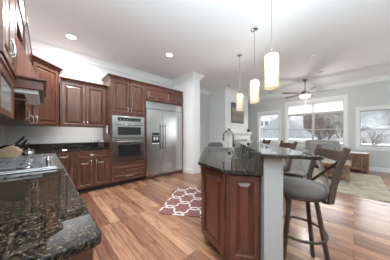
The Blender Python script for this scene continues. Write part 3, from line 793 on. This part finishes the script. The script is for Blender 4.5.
# ---------------------------------------------------------------- bar stools
def make_stool(loc, rz, label):
    t = thing('bar_stool', label, 'bar stool', (loc[0], loc[1], 0), rz, 'bar stools along the island')
    SH = 0.70
    MB().lathe([(0.0, 0.004), (0.198, 0.004), (0.210, 0.016), (0.215, 0.034), (0.210, 0.052), (0.185, 0.072), (0.12, 0.084), (0.0, 0.088)], (0, 0, SH), 32).build('seat_cushion', M['seat'], t, smooth=True)
    MB().lathe([(0.0, -0.022), (0.199, -0.022), (0.206, -0.014), (0.206, 0.003), (0.0, 0.003)], (0, 0, SH), 32).build('seat_rim', M['stool_wood'], t, smooth=True)
    MB().lathe([(0.10, -0.045), (0.10, -0.0225), (0, -0.0225)], (0, 0, SH), 20).build('swivel_plate', M['steel_dark'], t, smooth=True)
    for a in (45, 135, 225, 315):
        an = math.radians(a); c, s_ = math.cos(an), math.sin(an)
        m = MB(); m.bar((c*0.135, s_*0.135, SH-0.024), (c*0.255, s_*0.255, 0.0), 0.032, 0.026, up=(c, s_, 0.3))
        m.build('leg', M['stool_wood'], t, bevel=0.004)
    q = MB(); rr_ = 0.198
    q.tube([(rr_*math.cos(2*PI*k/36), rr_*math.sin(2*PI*k/36), 0.36) for k in range(36)], 0.011, 8, True)
    q.build('foot_ring', M['stool_wood'], t, smooth=True)
    yb = -0.135; hw = 0.208
    for sgn in (-1, 1):
        m = MB()
        P = [(sgn*0.165, -0.115, SH-0.018), (sgn*hw, yb-0.01, SH-0.01), (sgn*hw, yb-0.03, SH+0.12), (sgn*hw, yb-0.065, SH+0.27), (sgn*(hw+0.004), yb-0.11, SH+0.408)]
        for i in range(1, len(P)-1): m.bar(P[i], P[i+1], 0.026, 0.036, up=(0, 1, 0.2))
        m.bar(P[0], P[1], 0.03, 0.02)
        m.build('back_post', M['stool_wood'], t, bevel=0.003)
    # curved top rail
    m = MB(); rings = []
    for k in range(13):
        x = -hw+2*hw*k/12; y = yb-0.083-0.022*(1-(x/hw)**2); zc = SH+0.335
        rings.append([(x, y-0.011, zc-0.04), (x, y+0.011, zc-0.036), (x, y-0.001, zc+0.042), (x, y-0.023, zc+0.042)])
    m.loops(rings); m.build('top_rail', M['stool_wood'], t, bevel=0.003)
    for sgn in (-1, 1):
        pts = []
        for k in range(9):
            f = k/8; x = sgn*(-hw+2*hw*f); z = SH+0.02+0.295*f
            y = yb-0.02-0.062*f+0.004-0.006*sgn
            pts.append((x, y, z))
        m = MB(); m.tube(pts, 0.018, 6, flat=0.45); m.build('cross_bar', M['stool_wood'], t, smooth=True)
    return t
make_stool((1.652, 0.35), math.radians(29), 'brown cross-back bar stool with round taupe seat, at the near end of the bar')
make_stool((2.54, 0.89), math.radians(40), 'brown cross-back bar stool half hidden behind the bar, in the middle')
make_stool((3.28, 1.50), math.radians(36), 'brown cross-back bar stool showing only its back, at the far end of the bar')

# ---------------------------------------------------------------- ceiling fittings
def pendant(x, y, label):
    t = thing('pendant_lamp', label, 'pendant lamp', (x, y, 1.755), 0, 'pendant lamps over the bar')
    MB().lathe([(0.0, CE-1.755-0.03), (0.03, CE-1.755-0.03), (0.058, CE-1.755-0.018), (0.062, CE-1.75505), (0.0, CE-1.75505)], seg=20).build('canopy', M['chrome'], t, smooth=True)
    MB().tube([(0, 0, 0.41), (0, 0, CE-1.755-0.028)], 0.0035, 6).build('stem', M['nickel'], t)
    MB().lathe([(0.0, 0.37), (0.02, 0.37), (0.02, 0.43), (0.008, 0.46), (0, 0.46)], seg=12).build('socket', M['nickel'], t, smooth=True)
    R = 0.078; rings = []
    prof = [(R-0.004, 0.0), (R, 0.0), (R, 0.39), (R-0.004, 0.39), (R-0.004, 0.0)]
    MB().loops([[(r*math.cos(2*PI*k/32), r*math.sin(2*PI*k/32), z) for k in range(32)] for r, z in prof], False, False).build('lamp_shade', M['pendant'], t, smooth=True)
    MB().lathe([(0, 0.10), (0.03, 0.12), (0.045, 0.17), (0.04, 0.25), (0.018, 0.31), (0.018, 0.368), (0, 0.368)], seg=16).build('bulb', M['bulb'], t, smooth=True)
    d = bpy.data.lights.new('pendant_glow', 'POINT'); d.energy = 6; d.color = (0.97, 0.97, 1.0); d.shadow_soft_size = 0.02
    o = bpy.data.objects.new('pendant_glow', d); COL.objects.link(o); o.parent = t; o.location = (0.046, 0, 0.35)
    return t
pendant(1.93, 0.68, 'lit cylindrical pendant lamp with pleated cream shade, largest and nearest of three')
pendant(2.625, 1.21, 'lit cylindrical pendant lamp with pleated cream shade, middle of the row of three')
pendant(3.23, 1.84, 'lit cylindrical pendant lamp with pleated cream shade, smallest and farthest, before the painting')

def downlight(x, y, label, lit, power=60):
    t = thing('recessed_light', label, 'ceiling light', (x, y, CE), 0, 'recessed ceiling lights')
    MB().loops([[(r*math.cos(2*PI*k/28), r*math.sin(2*PI*k/28), z) for k in range(28)] for r, z in ((0.095, -0.0005), (0.092, -0.008), (0.075, -0.008), (0.070, -0.0005))], False, False).build('trim_ring', M['white'], t, smooth=True)
    MB().lathe([(0, -0.004), (0.0695, -0.004), (0.0695, -0.0008), (0, -0.0008)], seg=24).build('lens', M['bulb'] if lit else M['can_off'], t)
    if lit:
        d = bpy.data.lights.new('downlight_beam', 'AREA'); d.shape = 'DISK'; d.size = 0.14; d.energy = power; d.color = (0.97, 0.98, 1.0)
        o = bpy.data.objects.new('downlight_beam', d); COL.objects.link(o); o.parent = t; o.location = (0, 0, -0.012)
downlight(0.36, 3.72, 'bright recessed ceiling light near the corner of cherry wall cabinets', True, 32)
downlight(2.07, 2.98, 'bright recessed ceiling light in front of the refrigerator', True, 14)
downlight(0.50, 1.35, 'unseen recessed light added to brighten the left counter and cooktop', True, 30)  # added can out of view, fill for the kitchen
downlight(1.55, 0.95, 'unseen recessed light added to brighten the walkway beside the island', True, 18)  # second added can out of view, fill for the walkway
downlight(5.0, 3.30, 'unlit recessed ceiling light close to the chimney breast left edge', False)
downlight(6.1, 3.15, 'unlit recessed ceiling light above the mantel between two pendants', False)
downlight(7.05, 2.56, 'unlit recessed ceiling light close to the small window', False)
downlight(5.82, 0.68, 'small unlit recessed ceiling light beside the ceiling fan mount', False)
t = thing('smoke_detector', 'round white smoke detector on the ceiling before the fan', 'smoke detector', (4.47, 0.68, CE))
MB().lathe([(0.0, -0.038), (0.045, -0.036), (0.062, -0.022), (0.066, -0.0005), (0, -0.0005)], seg=24).build('body', M['white_plastic'], t, smooth=True)
MB().loops([[(r*math.cos(2*PI*k/24), r*math.sin(2*PI*k/24), z) for k in range(24)] for r, z in ((0.075, -0.0005), (0.075, -0.008), (0.067, -0.008), (0.067, -0.0005))], False, False).build('mounting_ring', M['can_off'], t)
t = thing('ceiling_vent', 'slim white air vent in the ceiling near the window wall', 'air vent', (7.38, -0.30, CE))
MB().box(-0.08, -0.26, -0.006, 0.08, 0.26, -0.0005).build('frame', M['white'], t)
MB().box(-0.058, -0.235, -0.008, 0.058, 0.235, -0.0062).build('duct_opening', M['vent_dark'], t)
for k in range(5): MB().bar((-0.045+k*0.0225, -0.235, -0.011), (-0.045+k*0.0225, 0.235, -0.011), 0.013, 0.003, up=(0.6, 0, 0.8)).build('louver', M['white'], t)

FX, FY = 6.25, 1.14
t = thing('ceiling_fan', 'dark-bladed ceiling fan with a lit bowl lamp before the wide window', 'ceiling fan', (FX, FY, CE))
MB().lathe([(0.0, -0.0005), (0.07, -0.0005), (0.068, -0.02), (0.03, -0.07), (0.0, -0.072)], seg=20).build('canopy', M['steel_dark'], t, smooth=True)
MB().tube([(0, 0, -0.06), (0, 0, -0.40)], 0.013, 10).build('downrod', M['steel_dark'], t, smooth=True)
MB().lathe([(0.0, -0.38), (0.04, -0.385), (0.10, -0.41), (0.125, -0.45), (0.115, -0.50), (0.06, -0.525), (0, -0.525)], seg=24).build('motor_housing', M['nickel'], t, smooth=True)
MB().lathe([(0.07, -0.526), (0.15, -0.535), (0.16, -0.555), (0.13, -0.60), (0.07, -0.625), (0, -0.632)], seg=24).build('light_bowl', M['fanlight'], t, smooth=True)
MB().tube([(0.1, 0, -0.56), (0.1, 0, -0.86)], 0.0025, 5).build('pull_chain', M['nickel'], t)
for k in range(5):
    an = math.radians(46+18+72*k); c, s_ = math.cos(an), math.sin(an)
    U = Vector((c, s_, 0)); V = Vector((-s_, c, 0.20)).normalized(); z = Vector((0, 0, -0.47))
    prof = [(0.19, 0.045), (0.3, 0.06), (0.6, 0.07), (0.70, 0.068), (0.755, 0.045), (0.77, 0.0)]
    out = [z+U*a+V*b for a, b in prof] + [z+U*a-V*b for a, b in prof[-2::-1]]
    n = U.cross(V)
    m = MB(); m.loops([[p-n*0.004 for p in out], [p+n*0.004 for p in out]])
    bl = m.build('blade', M['fan_blade'], t)
    m = MB(); m.bar(z+U*0.10+Vector((0, 0, -0.0)), z+U*0.25+Vector((0, 0, -0.011)), 0.035, 0.006); m.build('blade_arm', M['steel_dark'], bl)
d = bpy.data.lights.new('fan_glow', 'POINT'); d.energy = 22; d.color = (1, 0.95, 0.88); d.shadow_soft_size = 0.12
o = bpy.data.objects.new('fan_glow', d); COL.objects.link(o); o.parent = t; o.location = (0, 0, -0.75)

# ---------------------------------------------------------------- living room
o = MB().box(4.37, -0.52, 0.0005, 6.92, 3.0, 0.012).build('area_rug', M['area_rug'], bevel=0.003)
tag(o, 'large faded beige patterned rug under the coffee table', 'rug')

def mission_table(name, label, cat, x0, y0, x1, y1, h, slat_sides, topmat='oak', shelf=True, group=None):
    t = thing(name, label, cat, ((x0+x1)/2, (y0+y1)/2, 0.0125 if name == 'coffee_table' else 0.0), 0, group)
    a, b = (x1-x0)/2, (y1-y0)/2
    MB().box(-a, -b, h-0.028, a, b, h).build('tabletop', M[topmat], t, bevel=0.004)
    l = 0.05; ins = 0.025
    for sx in (-1, 1):
        for sy in (-1, 1):
            cx, cy = sx*(a-ins-l/2), sy*(b-ins-l/2)
            MB().box(cx-l/2, cy-l/2, 0, cx+l/2, cy+l/2, h-0.0285).build('leg', M['oak'], t, bevel=0.003)
    m = MB()
    e = ins+l
    for sy in (-1, 1): y = sy*(b-ins-l/2); m.box(-a+e, y-0.011, h-0.095, a-e, y+0.011, h-0.029)
    for sx in (-1, 1): x = sx*(a-ins-l/2); m.box(x-0.011, -b+e, h-0.095, x+0.011, b-e, h-0.029)
    m.build('apron', M['oak'], t)
    zs = 0.13
    m = MB()
    for sx in (-1, 1): x = sx*(a-ins-l/2); m.box(x-0.011, -b+e, zs-0.05, x+0.011, b-e, zs)
    for sy in (-1, 1): y = sy*(b-ins-l/2); m.box(-a+e, y-0.011, zs-0.05, a-e, y+0.011, zs)
    m.build('stretcher', M['oak'], t)
    if shelf: MB().box(-a+ins+0.01, -b+ins+0.01+l, zs+0.0005, a-ins-0.01, b-ins-0.01-l, zs+0.018).build('shelf', M['oak'], t)
    for sx in (-1, 1):
        if 'x' not in slat_sides: break
        x = sx*(a-ins-l/2); span = 2*(b-e); k = max(3, round(span/0.075))
        for i in range(k):
            y = -b+e+span*(i+0.5)/k; MB().box(x-0.007, y-0.019, zs, x+0.007, y+0.019, h-0.0955).build('slat', M['oak'], t)
    for sy in (-1, 1):
        if 'y' not in slat_sides: break
        y = sy*(b-ins-l/2); span = 2*(a-e); k = max(3, round(span/0.075))
        for i in range(k):
            x = -a+e+span*(i+0.5)/k; MB().box(x-0.019, y-0.007, zs, x+0.019, y+0.007, h-0.0955).build('slat', M['oak'], t)
    return t
mission_table('coffee_table', 'low brown wooden coffee table on the beige rug', 'coffee table', 5.38, 0.05, 6.35, 0.64, 0.44, '', 'oak_gloss')
mission_table('end_table', 'mission-style end table with slatted sides below the right window', 'end table', 7.12, -0.35, 7.66, 0.22, 0.60, 'xy')
t = tag(MB().box(7.18, -0.29, 0.6005, 7.60, 0.12, 0.612).build('white_sheet', M['white']), 'flat white cloth lying on the slatted end table', 'sheet')  # thin plain white slab laid over the tabletop

def cushion_box(x0, y0, z0, x1, y1, z1, r=0.05): 
    return MB().box(x0, y0, z0, x1, y1, z1)
def armchair(label, loc, rz, fab, w=0.88, d=0.85, back_h=0.92, legs='oak', group=None, seatfab=None, name='armchair', cat='armchair', arm_h=0.60, n=1):
    # local: faces -y, back at +y
    t = thing(name, label, cat, (loc[0], loc[1], loc[2]), rz, group)
    f = M[fab]; sf = M[seatfab or fab]
    aw = 0.15
    MB().box(-w/2, -d/2+0.04, 0.12, w/2, d/2-0.03, 0.30).build('base', f, t, bevel=0.03, seg=3, smooth=True)
    m = MB(); rings = []
    for y, z0, z1, ins in ((d/2-0.24, 0.30, back_h-0.02, 0.02), (d/2-0.20, 0.28, back_h, 0.0), (d/2-0.06, 0.28, back_h, 0.0), (d/2, 0.28, back_h-0.04, 0.02)):
        rings.append([(-w/2+ins, y, z0), (w/2-ins, y, z0), (w/2-ins, y, z1-0.06), (w/2-ins-0.08, y, z1), (-w/2+ins+0.08, y, z1), (-w/2+ins, y, z1-0.06)])
    m.loops(rings); m.build('backrest', f, t, bevel=0.025, seg=3, smooth=True)
    for sx in (-1, 1):
        x = sx*(w/2-aw/2); m = MB(); sec = []
        for k in range(9):
            an = PI*k/8; sec.append((x+aw/2*math.cos(an), arm_h-0.07+0.07*math.sin(an)))
        sec += [(x-aw/2, 0.29), (x+aw/2, 0.29)]
        m.loops([[(a, -d/2+0.02, b) for a, b in sec], [(a, d/2-0.21, b) for a, b in sec]])
        m.build('arm', f, t, smooth=True, bevel=0.012)
    iw_ = (w-2*aw)/n
    for k in range(n):
        x0 = -w/2+aw+k*iw_
        MB().box(x0+0.004, -d/2, 0.301, x0+iw_-0.004, d/2-0.245, 0.44).build('seat_cushion', sf, t, bevel=0.04, seg=3, smooth=True)
        MB().box(x0+0.01, d/2-0.38, 0.441, x0+iw_-0.01, d/2-0.235, back_h-0.10).build('back_cushion', sf, t, bevel=0.045, seg=3, smooth=True)
    for sx in (-1, 1):
        for sy in (-1, 1):
            MB().lathe([(0.02, 0), (0.028, 0.12), (0, 0.12)], (sx*(w/2-0.07), sy*(d/2-0.10), 0), 10).build('leg', M[legs], t)
    return t
# grey armchair with its back to the wide window (faces -X): rz = -90 deg
armchair('grey upholstered armchair with its back to the wide window', (7.30, 0.86, 0), -PI/2, 'grey_fabric', 1.02, 0.86, 1.0)
# beige sofa, back to the kitchen (faces +X): rz = +90
armchair('beige upholstered armchair seen from behind, beyond the bar', (5.22, 1.36, 0.0125), PI/2, 'beige_fabric', 0.95, 0.86, 0.80, seatfab='floral_fabric')
# charcoal dining chair behind the island
def dining_chair(loc, rz, label):
    t = thing('dining_chair', label, 'dining chair', (loc[0], loc[1], 0), rz)
    MB().box(-0.24, -0.23, 0.42, 0.24, 0.22, 0.50).build('seat', M['charcoal_fabric'], t, bevel=0.025, seg=3, smooth=True)
    m = MB(); sec = []
    for k in range(15):
        an = PI*k/14; sec.append((-0.24*math.copysign(abs(math.cos(an))**0.45, math.cos(an)), 0.80+0.17*math.sin(an)**0.6))
    sec = [(-0.24, 0.45)]+sec+[(0.24, 0.45)]
    m.loops([[(x, 0.15+0.10*(z-0.45), z) for x, z in sec], [(x, 0.22+0.12*(z-0.45), z) for x, z in sec]])
    m.build('backrest', M['charcoal_fabric'], t, bevel=0.02, seg=3, smooth=True)
    for sx in (-1, 1):
        for sy in (-1, 1): MB().bar((sx*0.2, sy*0.19, 0.43), (sx*0.22, sy*0.21, 0), 0.035, 0.035, up=(0, 1, 0)).build('leg', M['stool_wood'], t)
dining_chair((3.87, 3.16), math.radians(150), 'charcoal chair with rounded back beyond the island sink')

# fireplace mantel and the things over it
t = thing('fireplace_mantel', 'white fireplace mantel on the chimney breast', 'fireplace', ((XB0+XB1)/2, YBR, 0))
MB().box(-0.92, -0.24, 1.26, 0.92, -0.0005, 1.32).build('shelf', M['white'], t, bevel=0.006)
MB().sweep([(-0.86, 0), (-0.86, -0.16), (0.86, -0.16), (0.86, 0)], [(0, 1.16), (0.015, 1.16), (0.03, 1.20), (0.06, 1.245), (0.06, 1.2595), (0, 1.2595)], -1).build('shelf_moulding', M['white'], t)
MB().box(-0.86, -0.16, 0.98, 0.86, -0.0005, 1.2595).build('frieze', M['white'], t, bevel=0.004)
for sx in (-1, 1):
    x = sx*0.72
    MB().box(x-0.14, -0.15, 0.0, x+0.14, -0.0005, 0.98).build('pilaster', M['white'], t, bevel=0.006)
m = MB(); m.box(-0.58, -0.06, 0, -0.43, -0.0005, 0.98); m.box(0.43, -0.06, 0, 0.58, -0.0005, 0.98); m.box(-0.43, -0.06, 0.78, 0.43, -0.0005, 0.98)
m.build('surround', pbr('grey_marble_surround', (0.42, 0.41, 0.40), 0.25), t)
MB().box(-0.43, -0.02, 0.0, 0.43, -0.0005, 0.78).build('firebox', M['black'], t)
for x, nm, h in ((5.30, 'left', 0.13), (6.90, 'right', 0.15)):
    q = thing('candle_jar', 'small black jar on the %s end of the white mantel' % nm, 'jar', (x, YBR-0.12, 1.3205), 0, 'black jars on the mantel')
    MB().lathe([(0, 0), (0.05, 0), (0.062, 0.02), (0.062, h*0.6), (0.045, h*0.75), (0, h*0.75)], seg=16).build('body', M['black'], q, smooth=True)
    MB().lathe([(0.05, h*0.755), (0.05, h*0.92), (0.02, h), (0, h)], seg=16).build('lid', M['black'], q, smooth=True)
t = thing('framed_painting', 'framed landscape painting hanging above the mantel', 'painting', (6.12, YBR-0.0005, 1.70))
m = MB(); w, h = 0.50, 0.86
m.box(-w, -0.035, 0, -w+0.04, 0, h); m.box(w-0.04, -0.035, 0, w, 0, h); m.box(-w+0.04, -0.035, 0, w-0.04, 0, 0.04); m.box(-w+0.04, -0.035, h-0.04, w-0.04, 0, h)
m.build('frame', M['frame_dark'], t, bevel=0.004)
MB().box(-w+0.04, -0.02, 0.04, w-0.04, -0.002, h-0.04).build('canvas', M['picture'], t)

# ---------------------------------------------------------------- outside
GZ = -2.8
struct('ground_snow', MB().box(XR+0.2, -60, GZ-0.2, 120, 80, GZ), M['snow'])
def hill_mat():
    m, nt, b = new_mat('wintry_wooded_hillside')
    mp = mapped(nt, (1, 0.9, 0.55))
    n = N(nt, 'ShaderNodeTexNoise'); n.inputs['Scale'].default_value = 0.9; n.inputs['Detail'].default_value = 8; n.inputs['Roughness'].default_value = 0.75
    nt.links.new(mp.outputs[0], n.inputs['Vector'])
    r = ramp(nt, [(0.36, (0.015, 0.014, 0.012)), (0.48, (0.042, 0.037, 0.033)), (0.56, (0.071, 0.066, 0.062)), (0.64, (0.137, 0.137, 0.137))])
    nt.links.new(n.outputs[0], r.inputs[0]); nt.links.new(r.outputs[0], b.inputs['Base Color']); b.inputs['Roughness'].default_value = 1
    return m
m = MB(); rings = []
rh = random.Random(3)
cols = [[(56+7*f+rh.uniform(-.8, .8)+0.002*(y-5)**2*0.0, y, GZ-0.1+(13.0+1.6*math.sin(y*0.21)+rh.uniform(-.7, .7))*f**0.8) for f in (0, .15, .3, .45, .6, .75, .9, 1.0)] for y in range(-46, 60, 2)]
for i in range(len(cols)-1):
    for j in range(7): m.add([cols[i][j], cols[i+1][j], cols[i+1][j+1], cols[i][j+1]], [(0, 1, 2, 3)])
struct('hill', m, hill_mat())
def house(label, cx, cy, w, d, eave, ridge, rz, roof, wins=(), gable=False, group='houses across the street'):
    t = thing('neighbor_house', label, 'house', (cx, cy, GZ), rz, group)
    e, r_ = eave-GZ, ridge-GZ
    MB().box(-w/2, -d/2, 0, w/2, d/2, e).build('wall', M['siding'], t)
    m = MB(); ov = 0.35; a, b = w/2+ov, d/2+ov
    if gable: vs = [(-a,-b,e),(a,-b,e),(a,b,e),(-a,b,e),(-a,0,r_),(a,0,r_)]
    elif b > a:
        k = b-a; vs = [(a,-b,e),(a,b,e),(-a,b,e),(-a,-b,e),(0,-k,r_),(0,k,r_)]
    else:
        k = max(0.0, a-b); vs = [(-a,-b,e),(a,-b,e),(a,b,e),(-a,b,e),(-k,0,r_),(k+0.01,0,r_)]
    m.add(vs, [(0,1,5,4),(2,3,4,5),(1,2,5),(3,0,4),(3,2,1,0)])
    m.build('roof', M[roof], t)
    MB().box(-a, -b, e-0.14, a, b, e-0.005).build('eaves', M['white'], t)
    for (side, u, z, ww, hh) in wins:
        z -= GZ
        if side == 'x': q = MB().box(-w/2-0.05, u-ww/2, z-hh/2, -w/2-0.001, u+ww/2, z+hh/2)
        else: q = MB().box(u-ww/2, -d/2-0.05, z-hh/2, u+ww/2, -d/2-0.001, z+hh/2)
        q.build('window', M['ext_window'], t)
    return t
# far white block seen through the small window
house('tall white house with rows of dark windows seen through the small window', 38.0, 14.0, 8.0, 12, 5.6, 8.5, 0, 'roof_snow',
      [('x', 1.1-1.05*i, 3.54-1.35*j, 0.66, 0.95) for i in range(5) for j in range(3)])
house('white house with a steep blue-grey pyramid roof between the small and wide windows', 22.0, 6.4, 5.6, 5.6, 0.75, 3.85, 0, 'roof_blue', [('x', -1.0, -0.6, 0.7, 1.0), ('x', 1.0, -0.6, 0.7, 1.0)])
house('low grey snow-dusted house roof filling the right window', 24.0, -3.6, 7.0, 10.5, 0.42, 2.05, 0, 'roof_snow', [('x', -3.0+1.7*k, -0.25, 0.6, 0.8) for k in range(5)])
house('distant snow-dusted roof among bare trees beyond the wide window', 50.0, 1.6, 7, 8, -0.2, 1.7, 0, 'roof_snow', [('x', -1.0+2*k, -1.0, 0.8, 0.9) for k in range(2)])

def tree(label, x, y, h, mat, seed, spread=0.55):
    rnd = random.Random(seed)
    t = thing('bare_tree', label, 'tree', (x, y, GZ), 0, 'bare trees outside')
    tr = MB(); cr = MB()
    def grow(p, d, L, r, lev):
        q = p+d*L
        (tr if lev == 0 else cr).tube([p, (p+q)/2+Vector((rnd.uniform(-1, 1), rnd.uniform(-1, 1), 0))*L*0.04, q], [r, r*0.85, r*0.66], 4 if lev > 1 else 6)
        if lev >= 5: return
        for k in range(2 if lev in (0,) else rnd.choice((2, 3, 3))):
            nd = (d+Vector((rnd.uniform(-1, 1), rnd.uniform(-1, 1), rnd.uniform(-0.25, 0.55)))*spread*1.25).normalized()
            grow(p+d*L*rnd.uniform(0.7, 1.0), nd, L*rnd.uniform(0.6, 0.82), r*0.58, lev+1)
    grow(Vector((0, 0, 0)), Vector((rnd.uniform(-.08, .08), rnd.uniform(-.08, .08), 1)).normalized(), h*0.33, h*0.022, 0)
    tr.build('trunk', mat, t); cr.build('branches', mat, t)
def conifer(label, x, y, h, seed):
    rnd = random.Random(seed)
    t = thing('conifer_tree', label, 'tree', (x, y, GZ))
    MB().tube([(0, 0, 0), (0, 0, h*0.95)], [h*0.022, h*0.006], 6).build('trunk', M['bark'], t)
    m = MB()
    for i in range(900):
        f = rnd.random()**0.7; z = h*(0.25+0.72*f); R = h*0.26*(1-f)*rnd.uniform(0.5, 1.1)+0.1
        an = rnd.uniform(0, 2*PI); c, s_ = math.cos(an), math.sin(an)
        p0 = Vector((c*R*0.35, s_*R*0.35, z+0.1)); p1 = Vector((c*R, s_*R, z-0.16*R)); w = Vector((-s_, c, 0))*R*0.16
        up = Vector((0, 0, 0.05))
        m.add([p0, p1-w+up, p1*1.0+(p1-p0)*0.25, p1+w-up], [(0, 1, 2), (0, 2, 3)])
    m.build('needles', M['needle'], t)
# right / wide window trees
W_ = [(30, 7.8, 8.5, 'standing tall behind the blue-grey roof, right of its peak'), (36.5, 3.9, 9.0, 'at the middle of the wide window'), (27.3, 3.1, 7.6, 'right of the middle bar of the wide window'),
      (41, 1.6, 9.5, 'thick-branched behind the right half of the wide window'), (33.5, 0.2, 8.5, 'at the right edge of the wide window'), (34.5, -4.5, 8.5, 'left of the conifer in the right window'),
      (42, -9.4, 9.5, 'right of the conifer in the right window'), (47, -5.2, 9.0, 'far behind the low snowy roof'), (46, 7.0, 10.0, 'farthest behind the wide window left half'), (16.5, -0.5, 5.0, 'small, before the low snowy roof')]
for i, (x, y, h, lb) in enumerate(W_):
    tree('bare winter tree '+lb, x, y, h, M['bark'] if i % 2 else M['bark2'], 20+i)
conifer('grey-green conifer rising over the snowy roof in the right window', 38, -6.0, 9.0, 5)
